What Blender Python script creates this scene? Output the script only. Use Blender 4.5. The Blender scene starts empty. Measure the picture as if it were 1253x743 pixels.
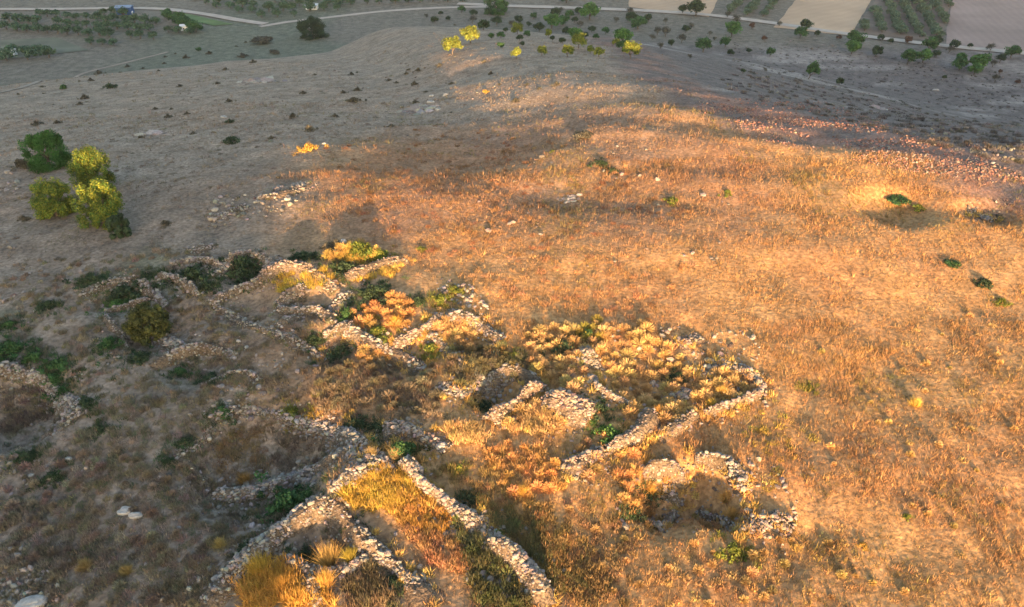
SUN_STRENGTH = 4.6; SUN_COLOR = (1.0, .585, .28); SKY_STRENGTH = .128; EXPOSURE = 2.45; HAZE = .00008
import math, random
import numpy as np
# ------------------------------------------------------------------ view, light and terrain as plain numbers
W_PX, H_PX, F_PX = 1253.0, 743.0, 929.0
PITCH = math.radians(33.0)
CAM = np.array([0.0, 0.0, 22.0])
SUN_EL = math.radians(7.0)
SUN_AZ = math.radians(4.0)                        # light travels this far left of straight ahead
SD = np.array([-math.sin(SUN_AZ), math.cos(SUN_AZ)])
SR = np.array([SD[1], -SD[0]])
_rs = np.random.RandomState(11)
_T = _rs.rand(256, 256)
_T2 = _rs.rand(256, 256)

def vnoise(x, y, tab=_T):
    xi = np.floor(x).astype(np.int64); yi = np.floor(y).astype(np.int64)
    fx = x - xi; fy = y - yi
    fx = fx * fx * fx * (fx * (fx * 6 - 15) + 10); fy = fy * fy * fy * (fy * (fy * 6 - 15) + 10)
    a = tab[xi & 255, yi & 255]; b = tab[(xi + 1) & 255, yi & 255]
    c = tab[xi & 255, (yi + 1) & 255]; d = tab[(xi + 1) & 255, (yi + 1) & 255]
    return (a * (1 - fx) + b * fx) * (1 - fy) + (c * (1 - fx) + d * fx) * fy      # 0..1

def fbm(x, y, lam, octv=3, tab=_T, off=0.0):
    s = 0; amp = 1.0; tot = 0
    for k in range(octv):
        s = s + amp * (vnoise(x / lam + off + 17.3 * k, y / lam + off * 1.7 + 9.1 * k, tab) - .5)
        tot += amp; amp *= .5; lam *= .47
    return s / tot * 2                                                           # about -1..1

def sp(d, w):
    return w * np.logaddexp(0, d / w)

def smooth(a, b, x):
    t = np.clip((x - a) / (b - a), 0, 1)
    return t * t * (3 - 2 * t)

PITS = []      # (x, y, radius, depth): floors of the ruined rooms
MOUNDS = []    # (x, y, radius, height)

def terrain(x, y, detail=True):
    x = np.asarray(x, float); y = np.asarray(y, float)
    t = x * SD[0] + y * SD[1]; u = x * SR[0] + y * SR[1]
    w = .9455 * x + .3256 * y                                  # across the hill
    mid = smooth(30, 13, w)
    z = .075 * (sp(t - 6, 5) - mid * sp(t - 38, 5) - (1 - mid) * sp(t - 50, 7))   # the hill top rises gently away from the camera
    z = z - mid * .137 * (sp(t - 41, 5) - sp(t - 63, 5))       # then rolls over, more steeply than the sun stands on the left
    z = z - .055 * sp(-w - 6, 5) * smooth(-40, 20, t)         # and falls a little to the left
    d1 = y - 60 + 3 * np.sin(x * .09)
    d2 = .726 * (x - 16.5) + .688 * (y - 64.5) + 2.0 * np.sin(y * .13 + x * .05)
    db = y - 44 - .02 * x
    d2 = db - sp(db - d2, 4)                                   # out of frame on the right the hill top is extended to shade the valley
    dc = x - 15.5 - .03 * (y - 66)
    d2 = dc - sp(dc - d2, 1.5)
    d3 = -.86 * (x + 80) + .51 * (y - 96)
    z = z - .177 * sp(d1, 4) - .23 * sp(d2, 2.5) - .16 * sp(d3, 7) - .1 * sp(d1 - 90, 10)
    plain = -31 + 1.2 * fbm(x, y, 90, 2, off=3.1)
    z = plain + sp(z - plain, 2.5)
    # unseen knoll added behind the camera to keep the sun off the left side
    crest = 13.0 + np.clip(-u - 9, 0, 60) * .172 + .5 * fbm(u * 0 + 5, u, 5, 2)
    prof = crest / (1 + np.exp(np.clip((u - EDGE_U - .35 * np.sin(t * .2)) / .9, -60, 60)))
    z = z + prof * np.exp(-((t + 52) / 17.0) ** 2)
    if detail:
        hill = smooth(-29, -14, z)
        far = smooth(20, 55, y)
        z = z + hill * (.17 + .26 * far * smooth(-16, 6, w)) * fbm(x * .8, y * 1.15, 9, 2, off=1.3)
        rx = x * .94 - y * .34 * 0 + y * .2; ry = y + x * .28
        z = z + hill * .44 * smooth(36, 50, y) * smooth(1, 9, w) * (1 - .75 * smooth(60, 72, y)) * fbm(rx * .5, ry * 1.5, 8, 3, off=27.0)
        z = z + hill * .10 * fbm(x, y, 2.6, 2, off=7.7) + (1 - hill) * .12 * fbm(x, y, 40, 2)
    bx0, bx1, by0, by1 = x.min(), x.max(), y.min(), y.max()
    for (px, py, r, d) in PITS:
        if px + 3 * r < bx0 or px - 3 * r > bx1 or py + 3 * r < by0 or py - 3 * r > by1: continue
        q = ((x - px) ** 2 + (y - py) ** 2) / (r * r)
        z = z - d * np.exp(-q * q)
    for (px, py, r, d) in MOUNDS:
        if px + 3 * r < bx0 or px - 3 * r > bx1 or py + 3 * r < by0 or py - 3 * r > by1: continue
        q = ((x - px) ** 2 + (y - py) ** 2) / (r * r)
        z = z + d * np.exp(-q)
    return z

EDGE_U = -5.6
FWD = np.array([0, math.cos(PITCH), -math.sin(PITCH)])
UPV = np.array([0, math.sin(PITCH), math.cos(PITCH)])

def pix(px, py):
    """ground points seen at photograph pixels (vectorised): sight line met with the terrain"""
    px = np.atleast_1d(np.asarray(px, float)); py = np.atleast_1d(np.asarray(py, float))
    d = FWD[None] + ((px - W_PX / 2) / F_PX)[:, None] * np.array([1, 0, 0])[None] - ((py - H_PX / 2) / F_PX)[:, None] * UPV[None]
    s = np.maximum(10.0, (CAM[2] - 4.2) / np.maximum(-d[:, 2], .05)); done = np.zeros(len(px), bool); prev = s.copy()
    for k in range(900):
        p = CAM[None] + d * s[:, None]
        h = p[:, 2] - terrain(p[:, 0], p[:, 1])
        hit = h <= 0
        done |= hit
        if done.all() or s.min() > 3000: break
        step = np.clip(h * .5, .12, 6)
        prev = np.where(done, prev, s)
        s = np.where(done, s, s + step)
    lo, hi = prev, s
    for k in range(18):
        m = (lo + hi) / 2
        p = CAM[None] + d * m[:, None]
        below = p[:, 2] < terrain(p[:, 0], p[:, 1])
        hi = np.where(below, m, hi); lo = np.where(below, lo, m)
    p = CAM[None] + d * hi[:, None]
    return p

def proj(p):
    q = np.asarray(p, float) - CAM
    dep = q @ FWD
    return W_PX / 2 + F_PX * q[..., 0] / dep, H_PX / 2 - F_PX * (q @ UPV) / dep, dep
import bpy
from mathutils import Vector
C = bpy.context.scene.collection
rng = np.random.RandomState(5)
R = random.Random(7)

# ------------------------------------------------------------------ materials
def new_mat(name):
    m = bpy.data.materials.new(name); m.use_nodes = True
    nt = m.node_tree; nt.nodes.clear()
    out = nt.nodes.new('ShaderNodeOutputMaterial')
    return m, nt, out

def mat_tint(name, noise_scale=3.0, lo=.7, hi=1.25, rough=.95, bump=0.0, bump_scale=6.0, transl=0.0, detail=6, fine=None):
    """colour from the 'tint' attribute, mottled by 3-D noise"""
    m, nt, out = new_mat(name); N = nt.nodes.new; L = nt.links.new
    at = N('ShaderNodeAttribute'); at.attribute_name = 'tint'
    geo = N('ShaderNodeNewGeometry')
    nz = N('ShaderNodeTexNoise'); nz.inputs['Scale'].default_value = noise_scale; nz.inputs['Detail'].default_value = detail
    nz.inputs['Roughness'].default_value = .65
    L(geo.outputs['Position'], nz.inputs['Vector'])
    mr = N('ShaderNodeMapRange'); mr.inputs[1].default_value = .3; mr.inputs[2].default_value = .7
    mr.inputs[3].default_value = lo; mr.inputs[4].default_value = hi
    L(nz.outputs['Fac'], mr.inputs[0])
    col = at.outputs['Color']
    mx = N('ShaderNodeVectorMath'); mx.operation = 'SCALE'
    L(col, mx.inputs[0]); L(mr.outputs[0], mx.inputs['Scale'])
    last = mx.outputs[0]
    if fine:
        n2 = N('ShaderNodeTexNoise'); n2.inputs['Scale'].default_value = fine[0]; n2.inputs['Detail'].default_value = 3
        L(geo.outputs['Position'], n2.inputs['Vector'])
        m2 = N('ShaderNodeMapRange'); m2.inputs[1].default_value = .32; m2.inputs[2].default_value = .68
        m2.inputs[3].default_value = fine[1]; m2.inputs[4].default_value = fine[2]
        L(n2.outputs['Fac'], m2.inputs[0])
        mx2 = N('ShaderNodeVectorMath'); mx2.operation = 'SCALE'
        L(last, mx2.inputs[0]); L(m2.outputs[0], mx2.inputs['Scale']); last = mx2.outputs[0]
    b = N('ShaderNodeBsdfPrincipled'); b.inputs['Roughness'].default_value = rough
    b.inputs['Specular IOR Level'].default_value = .15
    L(last, b.inputs['Base Color'])
    if bump:
        nb = N('ShaderNodeTexNoise'); nb.inputs['Scale'].default_value = bump_scale; nb.inputs['Detail'].default_value = 5
        L(geo.outputs['Position'], nb.inputs['Vector'])
        bp = N('ShaderNodeBump'); bp.inputs['Strength'].default_value = 1.0; bp.inputs['Distance'].default_value = bump
        L(nb.outputs['Fac'], bp.inputs['Height']); L(bp.outputs['Normal'], b.inputs['Normal'])
    sh = b.outputs[0]
    if transl:
        tr = N('ShaderNodeBsdfTranslucent'); L(last, tr.inputs['Color'])
        ms = N('ShaderNodeMixShader'); ms.inputs[0].default_value = transl
        L(sh, ms.inputs[1]); L(tr.outputs[0], ms.inputs[2]); sh = ms.outputs[0]
    L(sh, out.inputs['Surface'])
    return m

def mat_plain(name, col, rough=.8, noise=4.0, var=.12, bump=0.0, metal=0, furrow=None):
    m, nt, out = new_mat(name); N = nt.nodes.new; L = nt.links.new
    geo = N('ShaderNodeNewGeometry')
    nz = N('ShaderNodeTexNoise'); nz.inputs['Scale'].default_value = noise; nz.inputs['Detail'].default_value = 6
    L(geo.outputs['Position'], nz.inputs['Vector'])
    cr = N('ShaderNodeMix'); cr.data_type = 'RGBA'
    cr.inputs[6].default_value = (*[c * (1 - var) for c in col], 1); cr.inputs[7].default_value = (*[min(1, c * (1 + var)) for c in col], 1)
    mr = N('ShaderNodeMapRange'); mr.inputs[1].default_value = .3; mr.inputs[2].default_value = .7
    L(nz.outputs['Fac'], mr.inputs[0]); L(mr.outputs[0], cr.inputs[0])
    b = N('ShaderNodeBsdfPrincipled'); b.inputs['Roughness'].default_value = rough; b.inputs['Metallic'].default_value = metal
    b.inputs['Specular IOR Level'].default_value = .2
    L(cr.outputs[2], b.inputs['Base Color'])
    if furrow:                                                 # (scale, turn, depth of the colour change): furrows of a worked field
        mp = N('ShaderNodeMapping'); mp.inputs['Rotation'].default_value = (0, 0, furrow[1]); L(geo.outputs['Position'], mp.inputs['Vector'])
        wv = N('ShaderNodeTexWave'); wv.inputs['Scale'].default_value = furrow[0]; wv.inputs['Distortion'].default_value = 4.0; wv.inputs['Detail'].default_value = 3
        L(mp.outputs[0], wv.inputs['Vector'])
        n3 = N('ShaderNodeTexNoise'); n3.inputs['Scale'].default_value = .5; n3.inputs['Detail'].default_value = 6; L(geo.outputs['Position'], n3.inputs['Vector'])
        ad = N('ShaderNodeMath'); ad.operation = 'ADD'; L(wv.outputs['Fac'], ad.inputs[0]); L(n3.outputs['Fac'], ad.inputs[1])
        r3 = N('ShaderNodeMapRange'); r3.inputs[1].default_value = .2; r3.inputs[2].default_value = 1.6; r3.inputs[3].default_value = 1 - furrow[2]; r3.inputs[4].default_value = 1 + furrow[2]
        L(ad.outputs[0], r3.inputs[0])
        vs = N('ShaderNodeVectorMath'); vs.operation = 'SCALE'; L(cr.outputs[2], vs.inputs[0]); L(r3.outputs[0], vs.inputs['Scale']); L(vs.outputs[0], b.inputs['Base Color'])
    if bump:
        bp = N('ShaderNodeBump'); bp.inputs['Distance'].default_value = bump
        L(nz.outputs['Fac'], bp.inputs['Height']); L(bp.outputs['Normal'], b.inputs['Normal'])
    L(b.outputs[0], out.inputs['Surface'])
    return m

M_GROUND = mat_tint('hill_ground', .55, .62, 1.38, .97, .05, 6.0, detail=9, fine=(5.0, .66, 1.36))
M_GRASS = mat_tint('dry_grass_blades', 1.2, .8, 1.2, .9, transl=.25, detail=3)
M_LEAF = mat_tint('leaves', 1.5, .75, 1.25, .75, transl=.25, detail=3)
M_STONE = mat_tint('limestone_rubble', 6.0, .7, 1.2, .9, .03, 12)
M_FILL = mat_tint('earth_and_rubble_fill', 5.0, .55, 1.35, .97, .12, 7, fine=(16, .6, 1.4))
M_BARK = mat_plain('bark', (.11, .085, .065), .9, 9, .3, .02)
M_PATH = mat_plain('worn_earth_path', (.25, .205, .165), .95, .7, .15)
M_ROAD = mat_plain('pale_dirt_track', (.36, .31, .265), .95, .5, .12)

# ------------------------------------------------------------------ mesh helpers
def fast_mesh(name, V, F, tint=None, mats=(), smooth_=False, mat_idx=None):
    """V (n,3); F (m,k) all faces with k corners; tint per vertex (n,3)"""
    V = np.asarray(V, np.float32); F = np.asarray(F, np.int32)
    me = bpy.data.meshes.new(name)
    k = F.shape[1]; m = len(F)
    me.vertices.add(len(V)); me.vertices.foreach_set('co', V.ravel())
    me.loops.add(m * k); me.loops.foreach_set('vertex_index', F.ravel())
    me.polygons.add(m)
    me.polygons.foreach_set('loop_start', np.arange(0, m * k, k, dtype=np.int32))
    me.polygons.foreach_set('loop_total', np.full(m, k, np.int32))
    me.polygons.foreach_set('use_smooth', np.full(m, smooth_, bool))
    if mat_idx is not None: me.polygons.foreach_set('material_index', np.asarray(mat_idx, np.int32))
    me.update(calc_edges=True)
    if tint is not None:
        a = me.attributes.new('tint', 'FLOAT_COLOR', 'POINT')
        a.data.foreach_set('color', np.concatenate([tint, np.ones((len(V), 1))], 1).astype(np.float32).ravel())
    for mt in mats: me.materials.append(mt)
    return me

def link(name, data, loc=(0, 0, 0), parent=None, rz=0.0, sc=None):
    o = bpy.data.objects.new(name, data); C.objects.link(o)
    o.location = loc; o.rotation_euler = (0, 0, rz)
    if sc is not None: o.scale = sc if hasattr(sc, '__len__') else (sc, sc, sc)
    if parent: o.parent = parent
    return o

def tag(o, label=None, cat=None, group=None, kind=None):
    if label: o['label'] = label
    if cat: o['category'] = cat
    if group: o['group'] = group
    if kind: o['kind'] = kind
    return o

def ground(x, y): return float(terrain(np.array([x]), np.array([y]))[0])

# ------------------------------------------------------------------ the place traced into ground points
def poly_world(pts):
    P = pix([p[0] for p in pts], [p[1] for p in pts]); return P[:, :2]

# sunken room floors and raised heaps (photograph pixel, radius m, depth m)
_pits = [(325, 552, 3.1, .7), (604, 478, 1.2, .55), (22, 498, 2.2, .8), (500, 432, 1.4, .35), (375, 372, 1.4, .3), (300, 372, 1.7, .3),
         (155, 362, 1.6, .35), (190, 400, 1.8, .35), (240, 445, 1.6, .3), (395, 662, .9, .5), (862, 590, 1.0, .6), (812, 602, 1.0, .55),
         (815, 625, 1.1, .35), (870, 615, 1.0, .3), (790, 460, 2.0, .3), (570, 415, 1.3, .25), (400, 425, 1.3, .3), (300, 328, 1.2, .4),
         (1095, 250, 2.2, .55), (1210, 258, 1.6, .5), (885, 622, .9, .3)]
_pp = pix([p[0] for p in _pits], [p[1] for p in _pits])
_mounds = [(700, 497, 1.2, .45), (420, 572, 1.3, .3), (410, 592, 1.2, .3), (470, 590, 1.6, .45), (425, 312, 1.2, .45),
           (370, 337, 1.6, .35)]
_mp = pix([p[0] for p in _mounds], [p[1] for p in _mounds])
PITS += [(a[0], a[1], p[2], p[3] * 1.35) for a, p in zip(_pp, _pits)]
MOUNDS += [(a[0], a[1], p[2], p[3]) for a, p in zip(_mp, _mounds)]

# shallow grooves across the grass at right
for line in ([(988, 470), (974, 520), (984, 565), (992, 610), (986, 650)], [(1002, 655), (1010, 700), (1022, 750)], [(940, 735), (972, 690), (1000, 650)], [(1090, 585), (1112, 618)], [(905, 575), (945, 612)],
             [(722, 170), (760, 215), (800, 246), (880, 258)], [(1085, 480), (1120, 520)], [(1040, 390), (1075, 430), (1100, 470)], [(840, 395), (872, 430)], [(1130, 330), (1200, 380)]):
    gw = pix([p[0] for p in line], [p[1] for p in line])[:, :2]
    gs = np.r_[0, np.cumsum(np.hypot(*np.diff(gw, axis=0).T))]
    for q in np.arange(0, gs[-1], .7):
        PITS.append((np.interp(q, gs, gw[:, 0]), np.interp(q, gs, gw[:, 1]), .5, .07))

def edge_dist(x, y):
    """metres past the brow on the right (positive: the valley side), and past the far brow"""
    d2 = .726 * (x - 16.5) + .688 * (y - 64.5) + 2.0 * np.sin(y * .13 + x * .05)
    db = y - 44 - .02 * x
    d2 = np.minimum(d2, db + 14)
    return np.minimum(d2, x - 15.5 - .03 * (y - 66))

def mix(a, b, f):
    f = f[..., None]; return a * (1 - f) + b * f
def rgb(*c): return np.array(c, float)

COL_EARTH = rgb(.182, .147, .115)      # worn grey brown turf and soil, shade of the left side put in
COL_PALE = rgb(.225, .178, .135)        # bare pale slope beyond the ruins
COL_GOLD = rgb(.32, .19, .085)         # dry golden grass, with the orange of the sunlight put in
COL_RUST = rgb(.28, .15, .078)         # dry rust-coloured herbs
COL_PINK = rgb(.20, .125, .098)          # stony brow
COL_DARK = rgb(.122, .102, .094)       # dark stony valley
COL_LIGHTROCK = rgb(.27, .235, .21)
COL_FIELD = rgb(.14, .125, .10)      # plain between the fields
COL_GREEN = rgb(.05, .085, .04)

def zones(x, y, z):
    u = .9455 * x + .3256 * y
    e = edge_dist(x, y)
    g = smooth(-3, 7, u + 2.5 * fbm(x, y, 6, 2, off=2.2) - smooth(32, 60, y) * 3) * smooth(66, 48, y - .25 * x)   # golden, sunlit part of the hill top
    g = g * smooth(3, -1, e)
    rust = smooth(.0, .5, fbm(x, y, 4.5, 3, off=5.5)) * .4
    rust = np.maximum(rust, smooth(32, 42, y) * smooth(.25, -.3, fbm(x, y, 7, 2, off=6.1)) * .8)
    pale = smooth(40, 60, y) * (1 - g)
    col = mix(COL_EARTH + 0 * x[..., None], COL_PALE, pale)
    green = smooth(.05, .5, fbm(x, y, 5, 3, off=8.8)) * smooth(-3, -9, u) * smooth(45, 34, y) * .55
    col = mix(col, COL_GREEN, green)
    col = mix(col, COL_GOLD, g)
    col = mix(col, COL_RUST, rust * np.clip(g * 1.2 + .12, 0, 1))
    pink = smooth(-7, -2.5, e + 3 * fbm(x, y, 5, 2, off=3.3)) * smooth(6, 2.5, e) * smooth(8, 14, x)
    brown = smooth(33, 42, y) * smooth(-14, -6, x) * smooth(20, 8, x) * smooth(66, 56, y) * (.45 + .55 * smooth(-.3, .25, fbm(x, y, 6, 3, off=52.0)))
    col = mix(col, rgb(.185, .125, .092), .7 * brown)  # dimmer light on the middle slope put into a darker brown
    pk = mix(COL_PINK + 0 * x[..., None], rgb(.125, .10, .09), smooth(-.12, .12, fbm(x, y, 2.2, 4, off=41.0)) * .9)  # dark patches: grey shade between the rocks put into the colour
    col = mix(col, pk, pink)
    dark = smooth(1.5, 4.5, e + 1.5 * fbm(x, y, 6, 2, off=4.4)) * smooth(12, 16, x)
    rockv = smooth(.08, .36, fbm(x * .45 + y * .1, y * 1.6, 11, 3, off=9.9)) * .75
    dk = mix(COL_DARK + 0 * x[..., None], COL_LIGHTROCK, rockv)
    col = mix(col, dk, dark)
    pl = smooth(-24, -29, z) * smooth(30, 80, y)
    left = smooth(30, -40, x)
    fld = mix(COL_FIELD + 0 * x[..., None], rgb(.115, .12, .088), left * smooth(-.2, .3, fbm(x, y, 40, 2, off=1.9)))
    col = mix(col, fld, pl * np.maximum(left, smooth(195, 215, y)))
    return col, g, pink, dark

# ------------------------------------------------------------------ ground sheet
def axis(lo, hi, step, start, end, grow):
    a = list(np.arange(lo, hi + 1e-6, step))
    s = step
    while a[-1] < end: s *= grow; a.append(a[-1] + s)
    s = step; b = [a[0]]
    while b[-1] > start: s *= grow; b.append(b[-1] - s)
    return np.array(b[::-1][:-1] + a)
xs = axis(-32, 36, .24, -3500, 3500, 1.035)
ys = axis(12, 62, .24, -900, 4500, 1.03)
gx, gy = np.meshgrid(xs, ys)
gz = terrain(gx.ravel(), gy.ravel()).reshape(gx.shape)
gz += (smooth(.3, 1, 1) * .09 * fbm(gx, gy, 1.0, 2, off=12.0) * .4) * smooth(75, 50, gy) * smooth(-5, 5, gy)
ny, nx = gx.shape
V = np.stack([gx, gy, gz], -1).reshape(-1, 3)
idx = np.arange(ny * nx).reshape(ny, nx)
F = np.stack([idx[:-1, :-1], idx[:-1, 1:], idx[1:, 1:], idx[1:, :-1]], -1).reshape(-1, 4)
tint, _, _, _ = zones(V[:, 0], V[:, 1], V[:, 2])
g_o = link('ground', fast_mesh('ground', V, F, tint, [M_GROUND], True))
tag(g_o, 'bare and grassy hill top falling to a cultivated plain', 'ground', kind='structure')

# ------------------------------------------------------------------ draped sheets: tracks and fields
def ribbon(name, pts, width, mat, lift, label, cat, world=False):
    w = np.array(pts, float) if world else poly_world(pts)
    seg = np.r_[0, np.cumsum(np.hypot(*np.diff(w, axis=0).T))]
    n = max(8, int(seg[-1] / 1.5)); s = np.linspace(0, seg[-1], n)
    cx = np.interp(s, seg, w[:, 0]); cy = np.interp(s, seg, w[:, 1])
    k = np.ones(5) / 5
    for _ in range(3):
        cx[2:-2] = np.convolve(cx, k, 'valid'); cy[2:-2] = np.convolve(cy, k, 'valid')
    tx = np.gradient(cx); ty = np.gradient(cy); ln = np.hypot(tx, ty); tx /= ln; ty /= ln
    Vs = []; m = 5
    for j in range(m):
        f = (j / (m - 1) - .5) * width * (1 + .18 * fbm(s, s * 0 + j, 9, 2))
        x = cx - ty * f; y = cy + tx * f
        Vs.append(np.stack([x, y, terrain(x, y) + lift + .03 * (1 - abs(j - 2) / 2)], -1))
    Vv = np.stack(Vs, 1).reshape(-1, 3); ii = np.arange(n * m).reshape(n, m)
    Fq = np.stack([ii[:-1, 1:], ii[:-1, :-1], ii[1:, :-1], ii[1:, 1:]], -1).reshape(-1, 4)[:, ::-1]
    o = link(name, fast_mesh(name, Vv, Fq, None, [mat], True))
    return tag(o, label, cat, kind='structure')

def sheet(name, quad, mat, lift, label, cat, n=24):
    w = poly_world(quad)
    a = np.linspace(0, 1, n)[:, None, None]; b = np.linspace(0, 1, n)[None, :, None]
    P = (w[0] * (1 - b) + w[1] * b) * (1 - a) + (w[3] * (1 - b) + w[2] * b) * a
    P = P.reshape(-1, 2)
    P = P + .35 * np.stack([fbm(P[:, 0], P[:, 1], 9, 2), fbm(P[:, 0], P[:, 1], 9, 2, off=4)], -1)
    Vv = np.c_[P, terrain(P[:, 0], P[:, 1]) + lift]
    ii = np.arange(n * n).reshape(n, n)
    Fq = np.stack([ii[:-1, :-1], ii[:-1, 1:], ii[1:, 1:], ii[1:, :-1]], -1).reshape(-1, 4)
    o = link(name, fast_mesh(name, Vv, Fq, None, [mat], True))
    return tag(o, label, cat, kind='structure')

M_TAN = mat_plain('stubble_field', (.40, .285, .19), .95, .06, .16, furrow=(.10, .9, .04))
M_PLOUGH = mat_plain('bare_field', (.26, .195, .17), .95, .05, .22, furrow=(.14, .25, .05))
M_PLOUGH2 = mat_plain('red_brown_soil', (.16, .125, .10), .95, .2, .2)
M_MEADOW = mat_plain('green_plot', (.10, .15, .055), .95, .15, .3)
M_GRASSY = mat_plain('grassy_orchard_floor', (.12, .125, .09), .95, .12, .35)
sheet('field', [(947, 34), (1040, 44), (1075, -14), (985, -14)], M_TAN, .12, 'bare tan stubble field between the olive plantations', 'field')
sheet('field', [(770, 9), (868, 21), (885, -14), (770, -14)], M_TAN, .12, 'tan field left of the larger olive plantation', 'field')
sheet('field', [(1157, 55), (1300, 74), (1300, -14), (1166, -14)], M_PLOUGH, .12, 'mauve brown bare field at the top right corner', 'field')
sheet('field', [(1046, 40), (1152, 52), (1166, -14), (1080, -14)], M_PLOUGH2, .12, 'brown soil of the plantation in rows', 'field')
sheet('field', [(0, 74), (110, 62), (70, 46), (0, 50)], M_GRASSY, .12, 'grassy plot at the left edge of the plain', 'field')
sheet('field', [(215, 22), (262, 32), (285, 30), (225, 17)], M_MEADOW, .14, 'bright green narrow plot below the plain track', 'field')
ribbon('road', [(-60, 13), (0, 12), (60, 12), (140, 10.5), (200, 11), (245, 17), (290, 25), (325, 30)], 3.2, M_ROAD, .2, 'pale dirt road bending across the plain at top left', 'road')
ribbon('path', [(-40, 122), (0, 114), (40, 104), (90, 92), (150, 78), (205, 64)], 1.0, M_PATH, .07, 'faint pale path along the left brow of the hill', 'path')
ribbon('path', [(318, 33), (350, 27), (400, 22), (440, 17), (480, 13), (560, 9), (640, 8)], 2.2, M_ROAD, .1, 'pale track along the far end of the hill', 'path')
ribbon('road', [(560, 5), (640, 8.5), (700, 10), (790, 13.5), (870, 19), (940, 28), (1000, 37), (1060, 45), (1130, 54), (1200, 61), (1300, 70)], 3.6, M_ROAD, .2, 'pale gravel road running below the fields at top right', 'road')

# ------------------------------------------------------------------ rubble walls
ICO_V = None
def ico():
    p = (1 + 5 ** .5) / 2
    v = np.array([(-1, p, 0), (1, p, 0), (-1, -p, 0), (1, -p, 0), (0, -1, p), (0, 1, p), (0, -1, -p), (0, 1, -p), (p, 0, -1), (p, 0, 1), (-p, 0, -1), (-p, 0, 1)], float)
    v /= np.linalg.norm(v[0])
    f = np.array([(0, 11, 5), (0, 5, 1), (0, 1, 7), (0, 7, 10), (0, 10, 11), (1, 5, 9), (5, 11, 4), (11, 10, 2), (10, 7, 6), (7, 1, 8), (3, 9, 4), (3, 4, 2), (3, 2, 6), (3, 6, 8), (3, 8, 9), (4, 9, 5), (2, 4, 11), (6, 2, 10), (8, 6, 7), (9, 8, 1)])
    return v, f
ICO_V, ICO_F = ico()

def stone_batch(P, size, rs, tint, flat=.7):
    """one jittered block per row of P"""
    n = len(P)
    sc = np.stack([size * rs.uniform(.7, 1.35, n), size * rs.uniform(.55, 1.0, n), size * rs.uniform(.4, .9, n) * flat / .7], -1)
    v = ICO_V[None] * (1 + rs.uniform(-.24, .24, (n, 12, 1)))
    # push towards blocks
    v = np.sign(v) * np.abs(v) ** .75
    v = v * sc[:, None]
    a = rs.uniform(0, 6.283, n); ca, sa = np.cos(a)[:, None], np.sin(a)[:, None]
    b = rs.normal(0, .3, n); cb, sb = np.cos(b)[:, None], np.sin(b)[:, None]
    x, y, z = v[..., 0], v[..., 1], v[..., 2]
    y, z = y * cb - z * sb, y * sb + z * cb
    x, y = x * ca - y * sa, x * sa + y * ca
    V = np.stack([x, y, z], -1) + P[:, None]
    F = ICO_F[None] + (np.arange(n) * 12)[:, None, None]
    T = np.repeat(tint[:, None], 12, 1)
    return V.reshape(-1, 3), F.reshape(-1, 3), T.reshape(-1, 3)

def stone_tints(n, rs, warm=0.0, dark=1.0, red=0.0):
    b = rs.uniform(.6, 1.25, n)[:, None] * dark
    base = np.array([.25, .225, .20]) * (1 - warm) + np.array([.30, .20, .14]) * warm
    base = base * (1 - red) + np.array([.29, .155, .12]) * red
    c = base[None] * b * (1 + rs.normal(0, .05, (n, 3)))
    d = rs.rand(n) < .14
    c[d] *= .5
    return np.clip(c, .03, .75)

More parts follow.
